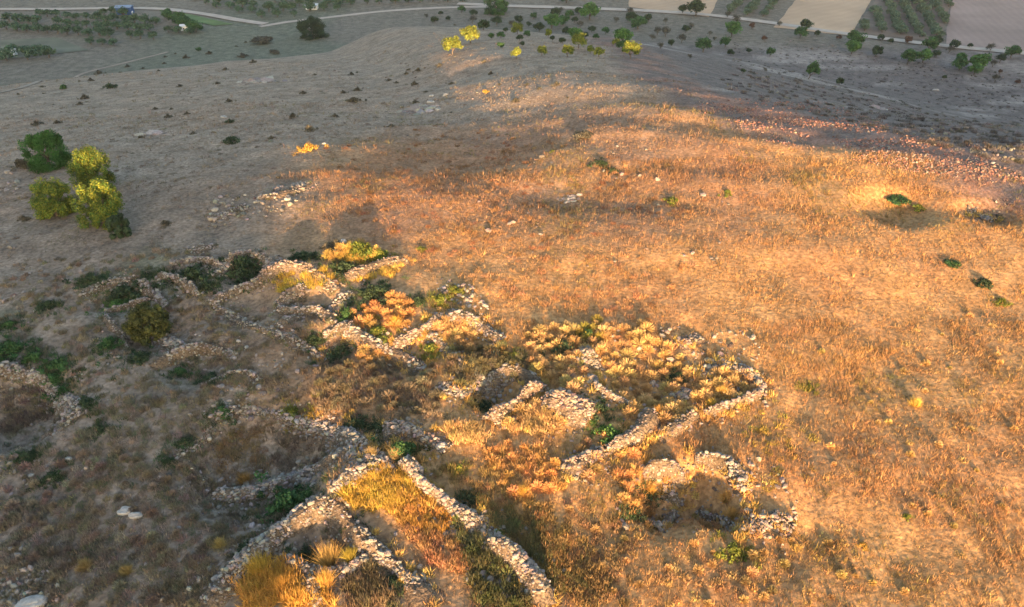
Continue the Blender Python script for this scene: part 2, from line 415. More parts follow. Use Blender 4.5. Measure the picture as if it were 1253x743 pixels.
WALLS = []
def wall(pts, width, height, label, dens=24, size=.062, fill=(.12, .092, .066), warm=0.0, dark=1.0, cover=1.0, name='stone_wall', cat='wall', group='ruined drystone walls'):  # warm: sunlight on a wall put into its stones; dark: shade
    rs = np.random.RandomState(len(WALLS) + 100)
    width *= .80; height *= .56; dens *= 4.4; size *= .74
    w = poly_world(pts)
    seg = np.r_[0, np.cumsum(np.hypot(*np.diff(w, axis=0).T))]; Ltot = seg[-1]
    n = max(6, int(Ltot / .22)); s = np.linspace(0, Ltot, n)
    cx = np.interp(s, seg, w[:, 0]); cy = np.interp(s, seg, w[:, 1])
    off = len(WALLS) * 13.7
    if n > 9:
        k = np.ones(5) / 5; cx[2:-2] = np.convolve(cx, k, 'valid'); cy[2:-2] = np.convolve(cy, k, 'valid')
    cx = cx + .22 * fbm(s, s * 0 + off, 1.6, 3); cy = cy + .22 * fbm(s, s * 0 + off + 50, 1.6, 3)
    tx = np.gradient(cx); ty = np.gradient(cy); ln = np.hypot(tx, ty) + 1e-6; tx /= ln; ty /= ln
    hh = height * np.clip(.75 + 1.0 * fbm(s, s * 0 + off + 7, 2.0, 3), .15, 1.5) * np.clip(np.minimum(s, Ltot - s) / .7 + .35, .35, 1)
    ww = width * (1 + .8 * fbm(s, s * 0 + off + 21, 2.0, 2))
    loc = np.array([w[:, 0].mean(), w[:, 1].mean(), 0]); loc[2] = ground(loc[0], loc[1])
    qs = np.array([-.72, -.52, -.36, -.2, 0, .2, .36, .52, .72]); hs = np.array([-.25, .1, .62, .93, 1.0, .93, .62, .1, -.25])
    Vs = []
    for q, h in zip(qs, hs):
        x = cx - ty * q * ww; y = cy + tx * q * ww
        Vs.append(np.stack([x, y, terrain(x, y) + h * hh + .07 * fbm(x, y, .5, 2, off=off)], -1))
    Vv = np.stack(Vs, 1).reshape(-1, 3); m = len(qs)
    ii = np.arange(n * m).reshape(n, m)
    Fq = np.stack([ii[:-1, :-1], ii[1:, :-1], ii[1:, 1:], ii[:-1, 1:]], -1).reshape(-1, 4)[:, ::-1]
    Ft = np.concatenate([Fq[:, [0, 1, 2]], Fq[:, [0, 2, 3]]])
    tint_c = np.repeat(np.array([fill]), len(Vv), 0) * (1 + .25 * fbm(Vv[:, 0], Vv[:, 1], .8, 2))[:, None]
    ns = int(Ltot * width * 2.0 * dens * cover)
    si = rs.uniform(0, Ltot, ns)
    # stones come in patches along the wall: some stretches are grown over
    keep = (fbm(si, si * 0 + off + 3, 2.0, 3) * 1.5 + .58 * cover + rs.normal(0, .22, ns)) > .12
    si = si[keep]; ns = len(si)
    q = np.where(rs.rand(ns) < .55, rs.uniform(-.5, .5, ns), rs.normal(0, .72, ns))
    px_ = np.interp(si, s, cx) - np.interp(si, s, ty) * q * np.interp(si, s, ww)
    py_ = np.interp(si, s, cy) + np.interp(si, s, tx) * q * np.interp(si, s, ww)
    hz = np.interp(np.abs(q), np.abs(qs[4:]), hs[4:], right=-.02).clip(0) * np.interp(si, s, hh)
    sz = size * np.clip(np.exp(rs.normal(-.12, .5, ns)), .35, 2.6)
    Pz = np.stack([px_, py_, terrain(px_, py_) + hz + sz * .25], -1)
    SV, SF, ST = stone_batch(Pz, sz, rs, stone_tints(ns, rs, warm, dark))
    allV = np.concatenate([Vv, SV]) - loc
    allF = np.concatenate([Ft, SF + len(Vv)])
    allT = np.concatenate([tint_c, ST])
    mi = np.r_[np.ones(len(Ft)), np.zeros(len(SF))]
    o = link(name, fast_mesh(name, allV, allF, allT, [M_STONE, M_FILL], False, mi), loc)
    tag(o, label, cat, group)
    WALLS.append((o, np.stack([cx, cy], -1), width))
    return o

# lower ruin
wall([(252, 745), (280, 712), (312, 680), (345, 650), (392, 612)], 1.05, .75, 'thick rubble wall up the left side of the small triangular cell at the bottom', dens=30)
wall([(262, 604), (300, 606), (335, 597), (375, 577), (412, 562), (438, 552)], 1.0, .7, 'wide grey rubble wall closing the big sunken room from below', dens=34, dark=.92)
wall([(408, 604), (430, 588), (452, 572), (474, 560)], 1.15, .6, 'broad bluish stone spread beside the yellow bank above the triangular cell', dens=40, dark=.95)
wall([(396, 614), (418, 636), (437, 656), (468, 677), (498, 711), (526, 745)], .75, .7, 'rubble wall down the right side of the triangular cell to the bottom edge', dens=30)
wall([(492, 566), (517, 599), (542, 617), (568, 635), (593, 655), (619, 676), (640, 698), (658, 720), (674, 748)], .95, .85, 'long straight rubble wall running down right to the bottom of the picture', dens=36, warm=.15)
wall([(262, 514), (290, 503), (322, 503), (345, 512)], .7, .55, 'upper left wall of the big sunken room with one orange lit corner', dens=26)
wall([(340, 508), (365, 517), (400, 526), (428, 534), (444, 546), (436, 562)], .95, .7, 'stony upper right wall of the big sunken room', dens=34)
wall([(208, 566), (228, 552), (246, 541), (262, 524)], .45, .3, 'thin low wall at the left end of the big sunken room', dens=24, size=.05)
wall([(216, 556), (234, 572), (254, 596)], .4, .3, 'thin short wall forking below the left end of the big room', dens=22, size=.05)
wall([(472, 526), (500, 524), (520, 532), (548, 552)], .8, .6, 'short lit rubble wall above the dark green bush at the top of the long wall', dens=34, warm=.25)
wall([(352, 688), (378, 697), (404, 699), (432, 694), (458, 678)], .6, .45, 'cross wall closing the triangular cell below the fan of golden grass', dens=28)
wall([(372, 706), (384, 722), (400, 748)], .5, .4, 'short stub of wall among golden grass at the bottom edge', dens=26)
# middle ruin
wall([(600, 522), (618, 508), (640, 492), (664, 474)], .85, 1.15, 'sunlit pinkish wall on the lower right side of the deep shaded room', dens=36, warm=.45)
wall([(664, 488), (690, 494), (712, 500), (724, 512)], 1.5, 1.0, 'broad sunlit heap of pinkish stones right of the deep shaded room', dens=40, warm=.45, name='rubble_heap', cat='rubble heap')
wall([(564, 486), (595, 471), (626, 453), (644, 462), (660, 476)], .65, .4, 'bluish angled wall on the far side of the deep shaded room', dens=32, dark=.95)
wall([(536, 468), (552, 478), (572, 486)], .9, .35, 'low grey stone scatter left of the deep shaded room', dens=30, name='rubble_heap', cat='rubble heap')
wall([(484, 434), (496, 419), (521, 406), (541, 387)], .7, .75, 'lit wall climbing to the tip of the middle ruin', dens=32, warm=.4)
wall([(526, 409), (546, 426), (564, 440), (577, 449)], .6, .55, 'wall dividing the two middle rooms below the tip', dens=28)
wall([(546, 384), (582, 398), (602, 411), (618, 416)], .65, .5, 'grey wall running right from the tip of the middle ruin', dens=28)
wall([(418, 399), (443, 415), (463, 428), (490, 438), (518, 453)], .65, .6, 'wall running down right from the dark green clump', dens=28)
wall([(398, 415), (412, 406), (424, 399)], .55, .5, 'short wall beneath the round dark green clump', dens=26)
wall([(390, 384), (408, 375), (421, 367), (430, 360)], .55, .55, 'short grey wall above the round dark green clump', dens=28)
wall([(341, 376), (353, 364), (374, 353)], .6, .6, 'short sunlit wall at the front of the upper yellow bank', dens=30, warm=.3)
wall([(341, 377), (352, 387), (370, 384), (388, 382), (404, 391), (421, 399)], .55, .5, 'crooked grey wall round the small brown cell', dens=26)
wall([(336, 404), (352, 393), (368, 386)], .5, .4, 'grey wall left below the small brown cell', dens=24)
wall([(312, 346), (336, 335), (358, 328), (380, 332), (396, 345), (410, 360)], .8, .65, 'bright wall bent across the yellow bank in the upper ruin', dens=34, warm=.4, cover=.8)
wall([(422, 340), (446, 334), (472, 322), (496, 319)], .8, .65, 'bright wall at the upper right of the ruin beside the bare slope', dens=32, warm=.4, cover=.8)
wall([(258, 371), (279, 361), (300, 352), (326, 342)], .6, .5, 'grey wall above the bare shaded room in the upper left', dens=26)
wall([(257, 371), (272, 381), (291, 390), (308, 400), (336, 412), (372, 426), (402, 442)], .5, .38, 'long low wall in shade below the bare upper room', dens=24)
wall([(198, 334), (214, 345), (231, 352), (242, 362)], .6, .5, 'pale wall at the left of the overgrown upper room', dens=26)
wall([(212, 325), (231, 318), (250, 317), (267, 326), (280, 338)], .65, .6, 'rounded wall over the overgrown upper room with a lit top', dens=30, warm=.2)
wall([(276, 321), (291, 311), (314, 308), (326, 320), (342, 333)], .65, .6, 'rounded wall with a pink lit top above the dark thicket', dens=30, warm=.2)
wall([(262, 340), (274, 334), (279, 322)], .55, .5, 'short link of wall between the two upper rounded rooms', dens=26)
wall([(98, 360), (114, 355), (131, 349), (158, 346), (168, 345)], .6, .5, 'wall along the top of the upper left cell', dens=26)
wall([(168, 345), (178, 355), (196, 367), (206, 374)], .7, .5, 'wall falling right of the upper left cell', dens=28)
wall([(132, 381), (153, 379), (173, 371), (184, 367)], .6, .55, 'bluish wall under the upper left cell above the olive green bush', dens=28)
wall([(100, 360), (117, 366), (128, 377), (136, 398), (149, 412), (158, 428)], .4, .28, 'faint curved wall line down the left of the olive green bush', dens=22, size=.05)
wall([(172, 419), (184, 413), (198, 415), (218, 427)], .7, .5, 'grey rubble wall just below the olive green bush', dens=32)
wall([(186, 449), (200, 443), (214, 434), (240, 431), (268, 434), (292, 437)], .6, .5, 'arched pale wall of the shaded room left of centre', dens=32)
wall([(250, 470), (270, 464), (286, 457), (298, 455), (322, 464)], .45, .3, 'faint low wall line below the arched wall', dens=18, size=.05)
wall([(-12, 455), (26, 455), (51, 463), (65, 479), (80, 496), (98, 511)], 1.0, .85, 'thick rubble wall of the sunken room cut by the left edge', dens=32)
# right ruin
wall([(690, 580), (713, 566), (742, 550)], .75, .75, 'short sunlit wall segment left of the round hut ruin', dens=30, warm=.4)
wall([(744, 551), (764, 544), (783, 532), (796, 517), (784, 503)], .9, .7, 'stony wall right of the bright green bush', dens=32, warm=.3)
wall([(806, 538), (833, 520), (852, 504)], .6, .55, 'low sunlit wall in golden grass below the right enclosure', dens=22, warm=.4)
wall([(858, 505), (884, 504), (910, 494), (937, 481)], .7, .65, 'sunlit outer wall at the lower right of the big enclosure', dens=24, warm=.4)
wall([(855, 462), (872, 446), (892, 448), (916, 456), (932, 470), (938, 480)], .7, .6, 'curved outer wall at the right tip of the big enclosure', dens=26, warm=.2)
wall([(714, 430), (722, 440), (727, 452)], 1.1, .9, 'tall pale stone heap in the middle of the golden tufts', dens=44, warm=.2, name='rubble_heap', cat='rubble heap')
wall([(722, 458), (729, 476), (745, 484), (778, 499)], .65, .5, 'grey wall line trailing from the tall pale heap', dens=28)
wall([(822, 486), (838, 478), (848, 490)], .8, .5, 'small stone heap inside the big enclosure', dens=34, warm=.3, name='rubble_heap', cat='rubble heap')
wall([(832, 425), (848, 417), (858, 411)], .7, .4, 'small pinkish stone heap at the top of the big enclosure', dens=26, warm=.4, name='rubble_heap', cat='rubble heap')
# round huts at lower right
wall([(785, 585), (802, 575), (824, 579), (842, 597)], .45, .7, 'hooked wall of the left chamber in the lower right ruin', dens=36, warm=.2)
wall([(848, 565), (874, 563), (896, 572), (905, 588), (911, 604)], .48, .75, 'bluish curved back wall of the lower right ruin', dens=36, dark=1.0)
wall([(808, 600), (822, 609), (834, 619)], .42, .65, 'short inner wall between the chambers of the lower right ruin', dens=30, warm=.2)
wall([(803, 647), (816, 640), (829, 629)], .5, .65, 'short bright wall at the front left of the lower right ruin', dens=30, warm=.3)
wall([(854, 626), (879, 638), (902, 650)], .42, .6, 'grey diagonal wall before the front right chamber', dens=30)
wall([(902, 652), (916, 640), (914, 618)], .45, .35, 'low ring wall round the right side of the front right chamber', dens=26)
wall([(916, 653), (934, 642), (952, 634), (970, 645)], .9, .45, 'sunlit stone scatter at the right end of the lower right ruin', dens=26, warm=.4, name='rubble_heap', cat='rubble heap')
wall([(1184, 259), (1198, 264), (1216, 270)], .7, .35, 'straight pale stone edge of the pit near the right margin', dens=34)
# faint ring on the upper slope and low outcrops
wall([(318, 241), (340, 241), (362, 234), (370, 224)], .9, .35, 'pale broken stone ring on the slope above the upper ruin', dens=22)
wall([(258, 268), (276, 262), (300, 252)], .9, .3, 'low line of stones left of the broken ring', dens=16)
wall([(232, 310), (250, 304), (262, 300)], .7, .3, 'thin grey stone line on the bare slope over the rounded rooms', dens=22)
# ------------------------------------------------------------------ grass and loose stones: what nobody could count
def in_view(x, y, z, m=.22):
    px, py, dep = proj(np.stack([x, y, z], -1))
    return (dep > 5) & (px > -m * W_PX) & (px < (1 + m) * W_PX) & (py < (1 + m) * H_PX)

def tuft_arrays(P, h, r0, lean, nb, wid, col, rs, droop=.0):
    """nb blades per tuft, each a long thin triangle"""
    n = len(P)
    az = rs.uniform(0, 6.283, (n, nb)); ln = np.abs(rs.normal(0, 1, (n, nb))) * lean[:, None]
    ln = np.clip(ln, 0, 1.35)
    L = h[:, None] * rs.uniform(.6, 1.15, (n, nb))
    ra = rs.uniform(0, 6.283, (n, nb)); rr = r0[:, None] * np.sqrt(rs.rand(n, nb))
    b = P[:, None] + np.stack([np.cos(ra) * rr, np.sin(ra) * rr, np.zeros((n, nb)) - .03], -1)
    d = np.stack([np.sin(ln) * np.cos(az), np.sin(ln) * np.sin(az), np.cos(ln)], -1)
    sa = rs.uniform(0, 6.283, (n, nb))
    side = np.stack([np.cos(sa), np.sin(sa), 0 * sa], -1) * (wid[:, None] * rs.uniform(.6, 1.4, (n, nb)))[..., None]
    tip = b + d * L[..., None]
    V = np.stack([b - side, b + side, tip], 2)
    c = col[:, None] * rs.uniform(.78, 1.22, (n, nb))[..., None]
    T = np.repeat(c[:, :, None], 3, 2)
    return V.reshape(-1, 3), T.reshape(-1, 3)

def scatter(x0, x1, y0, y1, dens, rs):
    n = int((x1 - x0) * (y1 - y0) * dens)
    return rs.uniform(x0, x1, n), rs.uniform(y0, y1, n)

def wall_clear(x, y, extra=0.0):
    ok = np.ones(len(x), bool)
    for o, line, wd in WALLS:
        lo = line.min(0) - 1.5; hi = line.max(0) + 1.5
        s = np.where((x > lo[0]) & (x < hi[0]) & (y > lo[1]) & (y < hi[1]) & ok)[0]
        if len(s) == 0: continue
        d2 = ((x[s][:, None] - line[None, :, 0]) ** 2 + (y[s][:, None] - line[None, :, 1]) ** 2).min(1)
        ok[s[d2 < (wd * .46 + extra) ** 2]] = False
    return ok

rs = np.random.RandomState(21)
GV, GT = [], []
for (x0, x1, y0, y1, dens) in [(-26, 30, 11, 30, 120), (-40, 46, 30, 48, 65), (-60, 62, 48, 76, 22), (-85, 60, 76, 125, 4.0)]:
    x, y = scatter(x0, x1, y0, y1, dens, rs)
    z = terrain(x, y); k = in_view(x, y, z); x, y, z = x[k], y[k], z[k]
    k = wall_clear(x, y, -.2) | (rs.rand(len(x)) < .3); x, y, z = x[k], y[k], z[k]
    col, g, pink, dark = zones(x, y, z)
    clump = fbm(x, y, 1.5, 2, off=15.0)
    keep = (rs.rand(len(x)) < np.clip(.85 + .6 * clump, .3, 1) * (1 - .6 * pink) * (.45 + .55 * np.maximum(g, smooth(38, 20, y) * .62)) * (1 - .8 * dark))
    x, y, z, col, g, clump = x[keep], y[keep], z[keep], col[keep], g[keep], clump[keep]
    n = len(x)
    straw = rs.rand(n) < (.10 + .18 * g)
    col = np.where(straw[:, None], col * np.array([1.25, 1.22, 1.1]), col)
    ol = (fbm(x, y, 3.2, 2, off=33.0) > .28) & (rs.rand(n) < .55)
    col = np.where(ol[:, None], col * .45 + np.array([.10, .115, .03]) * .6, col)
    col = np.clip(col * rs.uniform(.6, 1.4, n)[:, None] * (1 + rs.normal(0, .05, (n, 3))), .01, .8)
    h = (.085 + .035 * g + .09 * np.clip(clump, 0, 1)) * rs.uniform(.6, 1.4, n) * np.where(rs.rand(n) < .10, 2.1, 1)
    far = np.clip(y / 40, .8, 2.0)
    V, T = tuft_arrays(np.stack([x, y, z], -1), h * np.clip(far, 1, 1.3), .09 * far + 0 * x,   .85 + 0 * x, 6, .013 * far, col, rs)
    GV.append(V); GT.append(T)

def puff_spots(pxp, n, rs_):
    """random places inside a photograph outline (list of pixels)"""
    pts = np.array(pxp, float); lo, hi = pts.min(0), pts.max(0)
    q = rs_.uniform(lo, hi, (n * 4, 2)); ins = np.zeros(len(q), bool); j = len(pts) - 1
    for i in range(len(pts)):
        c = ((pts[i, 1] > q[:, 1]) != (pts[j, 1] > q[:, 1])) & (q[:, 0] < (pts[j, 0] - pts[i, 0]) * (q[:, 1] - pts[i, 1]) / (pts[j, 1] - pts[i, 1] + 1e-9) + pts[i, 0])
        ins ^= c; j = i
    q = q[ins][:n]
    return pix(q[:, 0], q[:, 1])

def puffs(P, h, r, col, rs_, nb=90, wid=.017, lean=1.0):
    n = len(P); h = h * .82; r = r * 1.1
    V, T = tuft_arrays(P, h * rs_.uniform(.7, 1.3, n), r * rs_.uniform(.7, 1.2, n), np.full(n, lean), nb, np.full(n, wid),
                       np.clip(np.array(col)[None] * rs_.uniform(.75, 1.25, (n, 1)) * (1 + rs_.normal(0, .07, (n, 3))), .01, .8), rs_)
    GV.append(V); GT.append(T)

OLIV = (.26, .215, .05); GOLD = (.48, .32, .145); ORNG = (.49, .28, .11); OLIV = (.26, .215, .05); RUSTC = (.34, .19, .10); BROWN = (.17, .12, .08)
def balls(P, r, col, rs_, gap=.36, nb=240):
    keep = []
    for p in P:
        if all((p[0] - q[0]) ** 2 + (p[1] - q[1]) ** 2 > gap * gap for q in keep): keep.append(p)
    P = np.array(keep); n = len(P); R0 = r * rs_.uniform(.65, 1.35, n)
    az = rs_.uniform(0, 6.283, (n, nb)); cz = rs_.uniform(.02, 1, (n, nb)); sz_ = np.sqrt(1 - cz * cz)
    d = np.stack([sz_ * np.cos(az), sz_ * np.sin(az), cz * 1.1], -1)
    b = P[:, None] + d * (R0 * .12)[:, None, None]; tip = P[:, None] + d * (R0[:, None] * rs_.uniform(.75, 1.1, (n, nb)))[..., None]
    sd = np.cross(d, rs_.normal(0, 1, (n, nb, 3))); sd /= np.linalg.norm(sd, axis=2)[..., None]
    sd *= .0095
    V = np.stack([b - sd * .4, tip - sd, tip + sd], 2)
    c = np.clip(np.array(col)[None] * rs_.uniform(.7, 1.25, (n, 1)) * (1 + rs_.normal(0, .06, (n, 3))), .01, .8)
    T = np.repeat((c[:, None] * rs_.uniform(.8, 1.2, (n, nb))[..., None])[:, :, None], 3, 2)
    GV.append(V.reshape(-1, 3)); GT.append(T.reshape(-1, 3))
for outline, n, r, c in [
    ([(642, 408), (700, 398), (740, 430), (700, 480), (650, 452)], 90, .30, GOLD),
    ([(725, 392), (800, 398), (840, 440), (850, 470), (800, 500), (760, 490), (735, 440)], 170, .30, GOLD),
    ([(760, 480), (830, 490), (850, 505), (800, 540), (770, 520)], 60, .30, GOLD),
    ([(850, 458), (925, 455), (930, 480), (880, 500), (850, 490)], 70, .28, GOLD),
    ([(610, 515), (655, 495), (700, 520), (650, 535)], 40, .28, GOLD),
    ([(430, 385), (470, 362), (505, 368), (500, 400), (440, 402)], 60, .30, ORNG),
    ([(535, 392), (580, 395), (578, 430), (538, 420)], 45, .30, GOLD),
    ([(430, 428), (480, 425), (485, 442), (435, 445)], 26, .26, ORNG),
    ([(405, 300), (445, 298), (470, 312), (440, 322), (398, 320)], 34, .30, (.46, .31, .10)),
    ([(590, 545), (665, 540), (695, 600), (620, 612)], 60, .24, ORNG),
    ([(745, 555), (800, 555), (805, 640), (760, 620)], 36, .25, ORNG),
    ([(690, 545), (760, 520), (790, 545), (720, 585)], 40, .25, GOLD),
    ([(700, 400), (730, 392), (745, 420), (720, 450)], 30, .28, OLIV),
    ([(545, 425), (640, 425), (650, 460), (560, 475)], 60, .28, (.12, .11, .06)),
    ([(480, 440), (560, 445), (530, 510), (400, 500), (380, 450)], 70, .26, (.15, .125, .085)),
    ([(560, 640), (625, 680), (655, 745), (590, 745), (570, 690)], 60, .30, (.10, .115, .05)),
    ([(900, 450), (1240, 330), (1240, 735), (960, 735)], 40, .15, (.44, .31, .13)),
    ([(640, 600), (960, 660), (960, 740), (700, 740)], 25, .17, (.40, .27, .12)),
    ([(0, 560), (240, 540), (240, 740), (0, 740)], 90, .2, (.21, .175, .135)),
]:
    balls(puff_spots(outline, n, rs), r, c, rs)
for outline, n, h, r, c in [
    ([(642, 408), (700, 398), (740, 430), (700, 480), (650, 452)], 24, .3, .22, GOLD),
    ([(725, 395), (800, 400), (840, 440), (850, 470), (800, 500), (760, 490), (735, 440)], 50, .3, .22, GOLD),
    ([(760, 480), (830, 490), (850, 505), (800, 540), (770, 520)], 16, .3, .22, GOLD),
    ([(850, 460), (925, 455), (930, 480), (880, 500), (850, 490)], 20, .3, .2, GOLD),
    ([(610, 520), (655, 500), (700, 520), (650, 535)], 30, .4, .2, GOLD),
    ([(430, 385), (470, 365), (505, 370), (500, 400), (440, 402)], 18, .3, .22, ORNG),
    ([(535, 395), (580, 395), (575, 428), (540, 420)], 30, .4, .2, GOLD),
    ([(435, 430), (480, 428), (480, 440), (440, 442)], 18, .35, .18, ORNG),
    ([(325, 338), (400, 328), (415, 350), (340, 356)], 45, .35, .2, (.40, .30, .06)),
    ([(430, 330), (490, 322), (485, 338), (430, 344)], 26, .35, .2, (.42, .29, .07)),
    ([(400, 305), (445, 300), (470, 312), (440, 322), (400, 318)], 24, .4, .22, (.40, .28, .07)),
    ([(415, 600), (460, 572), (492, 570), (515, 600), (500, 620), (440, 625)], 120, .42, .14, (.38, .27, .06)),
    ([(480, 600), (520, 600), (560, 640), (530, 660), (480, 640)], 80, .36, .14, (.42, .25, .07)),
    ([(490, 640), (560, 660), (575, 700), (530, 690)], 60, .36, .16, RUSTC),
    ([(275, 705), (330, 680), (385, 700), (420, 740), (300, 745)], 120, .5, .16, (.46, .28, .07)),
    ([(540, 520), (590, 520), (600, 545), (550, 540)], 40, .36, .18, GOLD),
    ([(590, 545), (660, 545), (690, 600), (620, 610)], 90, .34, .16, ORNG),
    ([(745, 560), (800, 560), (800, 640), (760, 620)], 40, .36, .18, ORNG),
    ([(250, 530), (330, 510), (330, 580), (270, 590)], 90, .2, .2, (.19, .14, .08)),
    ([(330, 520), (410, 540), (400, 570), (340, 580)], 60, .18, .2, (.15, .12, .09)),
    ([(0, 475), (50, 470), (70, 505), (20, 530), (0, 530)], 80, .2, .25, (.14, .11, .09)),
    ([(0, 620), (250, 600), (240, 740), (0, 740)], 220, .26, .16, (.20, .165, .12)),
    ([(100, 500), (250, 480), (240, 600), (100, 600)], 120, .25, .16, (.17, .155, .11)),
    ([(500, 560), (560, 600), (640, 690), (700, 743), (770, 743), (700, 640), (600, 570)], 210, .30, .18, (.25, .175, .075)),
    ([(560, 600), (620, 650), (680, 720), (730, 730), (650, 630)], 110, .30, .18, (.14, .135, .06)),
    ([(690, 600), (760, 640), (780, 740), (700, 740)], 90, .22, .18, (.25, .165, .09)),
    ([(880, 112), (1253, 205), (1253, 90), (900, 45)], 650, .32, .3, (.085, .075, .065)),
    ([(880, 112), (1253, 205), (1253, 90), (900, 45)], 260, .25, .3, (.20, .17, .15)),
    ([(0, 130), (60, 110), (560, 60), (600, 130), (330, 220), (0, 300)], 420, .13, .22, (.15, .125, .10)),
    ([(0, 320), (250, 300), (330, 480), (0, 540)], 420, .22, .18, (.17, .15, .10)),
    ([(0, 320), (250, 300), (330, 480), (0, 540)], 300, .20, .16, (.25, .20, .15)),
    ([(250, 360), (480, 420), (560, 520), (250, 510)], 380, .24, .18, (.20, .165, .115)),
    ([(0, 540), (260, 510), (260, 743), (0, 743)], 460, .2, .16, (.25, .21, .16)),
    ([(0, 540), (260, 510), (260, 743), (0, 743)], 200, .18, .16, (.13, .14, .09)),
    ([(250, 590), (330, 600), (380, 600), (300, 690), (240, 740)], 160, .24, .16, (.17, .15, .105)),
    ([(380, 180), (560, 150), (760, 190), (860, 260), (560, 330), (430, 290)], 260, .2, .2, (.24, .13, .07)),
    ([(560, 640), (620, 680), (650, 745), (590, 745), (570, 690)], 90, .42, .18, (.11, .115, .055)),
    ([(460, 690), (490, 745), (430, 745), (420, 710)], 60, .4, .18, (.15, .12, .075)),
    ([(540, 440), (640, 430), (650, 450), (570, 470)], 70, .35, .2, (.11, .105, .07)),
    ([(480, 440), (560, 445), (530, 500), (400, 500), (380, 450)], 90, .3, .18, (.15, .125, .09)),
    ([(900, 450), (1240, 330), (1240, 735), (960, 735)], 60, .16, .2, (.42, .29, .12)),
    ([(900, 500), (1000, 480), (1000, 600), (930, 600)], 30, .2, .2, (.36, .27, .06)),
    ([(700, 600), (960, 660), (960, 740), (740, 740)], 60, .18, .18, (.40, .26, .12)),
    ([(560, 330), (680, 300), (860, 320), (800, 400), (640, 370)], 90, .22, .2, RUSTC),
]:
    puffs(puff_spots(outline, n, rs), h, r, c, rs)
for o_, line, wd in WALLS:                                          # grass rooted on and along the walls
    k = int(len(line) * .22 * 2.2 * 3.0); j = rs.randint(0, len(line), k)
    x = line[j, 0] + rs.normal(0, .55, k) * wd; y = line[j, 1] + rs.normal(0, .55, k) * wd
    z = terrain(x, y); c_, g_, _, _ = zones(x, y, z)
    gold = g_ > .45
    P = np.stack([x, y, z + .05], -1)
    if gold.any(): puffs(P[gold], .30, .16, (.50, .33, .11), rs, 60)
    if (~gold).any(): puffs(P[~gold][::3], .20, .16, (.16, .145, .085), rs, 50)
V = np.concatenate(GV); T = np.concatenate(GT)
o = link('dry_grass', fast_mesh('dry_grass', V, np.arange(len(V)).reshape(-1, 3), T, [M_GRASS]))
tag(o, 'dry golden and grey grass covering the hill top', 'grass', kind='stuff')
print('grass tris', len(V) // 3)

SV, SF, ST = [], [], []; cnt = 0
def loose(outline, n, size, warm=0.0, dark=1.0, lift=.3, red=0.0):
    global cnt
    P = puff_spots(outline, n, rs)
    P = P[fbm(P[:, 0], P[:, 1], 3.5, 3, off=61.0) + rs.normal(0, .2, len(P)) > -.05]; k = len(P)
    if k == 0: return
    sz = size * np.clip(np.exp(rs.normal(0, .45, k)), .4, 2.2); P = P + np.stack([0 * sz, 0 * sz, sz * lift], -1)
    v, f, t = stone_batch(P, sz, rs, stone_tints(k, rs, warm, dark, red))
    SV.append(v); SF.append(f + cnt); ST.append(t); cnt += len(v)
for outline, n, size, warm, dark in [
    ([(0, 560), (260, 560), (240, 743), (0, 743)], 420, .06, 0, .95),
    ([(0, 690), (70, 700), (75, 743), (0, 743)], 220, .055, 0, 1.0),
    ([(80, 400), (330, 400), (300, 520), (80, 520)], 190, .06, 0, .9),
    ([(330, 430), (560, 430), (560, 520), (330, 500)], 160, .07, 0, .9),
    ([(0, 300), (200, 290), (120, 400), (0, 430)], 120, .07, 0, .9),
    ([(210, 440), (330, 440), (320, 520), (200, 520)], 100, .07, 0, .9),
    ([(840, 125), (1010, 125), (1170, 180), (1253, 215), (1253, 235), (1060, 200), (900, 165)], 5200, .045, .75, .95),
    ([(860, 120), (1000, 122), (1080, 150), (1130, 175), (1020, 175), (900, 150)], 2600, .045, .75, .95),
    ([(840, 125), (1010, 125), (1170, 180), (1253, 215), (1253, 235), (1060, 200), (900, 165)], 2600, .045, .3, .95),
    ([(900, 45), (1253, 90), (1253, 200), (1100, 160), (880, 110)], 1400, .09, 0, .7),
    ([(960, 45), (1060, 50), (1040, 65), (960, 60)], 90, .2, 0, .8),
    ([(740, 560), (960, 560), (970, 660), (760, 650)], 260, .07, .2, .95),
    ([(690, 400), (930, 400), (940, 520), (700, 540)], 260, .08, .25, .95),
    ([(250, 240), (370, 225), (360, 260), (260, 280)], 170, .09, 0, .95),
    ([(470, 560), (640, 690), (670, 743), (600, 743), (480, 610)], 150, .07, 0, .9),
    ([(250, 590), (450, 560), (430, 620), (330, 660), (250, 640)], 220, .07, 0, .9),
    ([(560, 200), (900, 160), (900, 330), (560, 340)], 90, .09, .2, .8),
    ([(300, 80), (620, 90), (600, 160), (300, 180)], 60, .12, 0, .9),
    ([(530, 340), (580, 350), (600, 380), (540, 370)], 110, .08, .1, 1.0),
    ([(145, 610), (180, 612), (178, 632), (150, 632)], 40, .13, 0, 1.1),
    ([(0, 210), (30, 212), (20, 235), (0, 235)], 50, .12, 0, .95),
]:
    loose(outline, n, size, min(warm, .5), dark, red=1.0 if warm > .6 else 0.0)
o = link('scattered_stones', fast_mesh('scattered_stones', np.concatenate(SV), np.concatenate(SF), np.concatenate(ST), [M_STONE]))
tag(o, 'loose limestone pieces strewn over the hill and its stony brow', 'stones', kind='stuff')

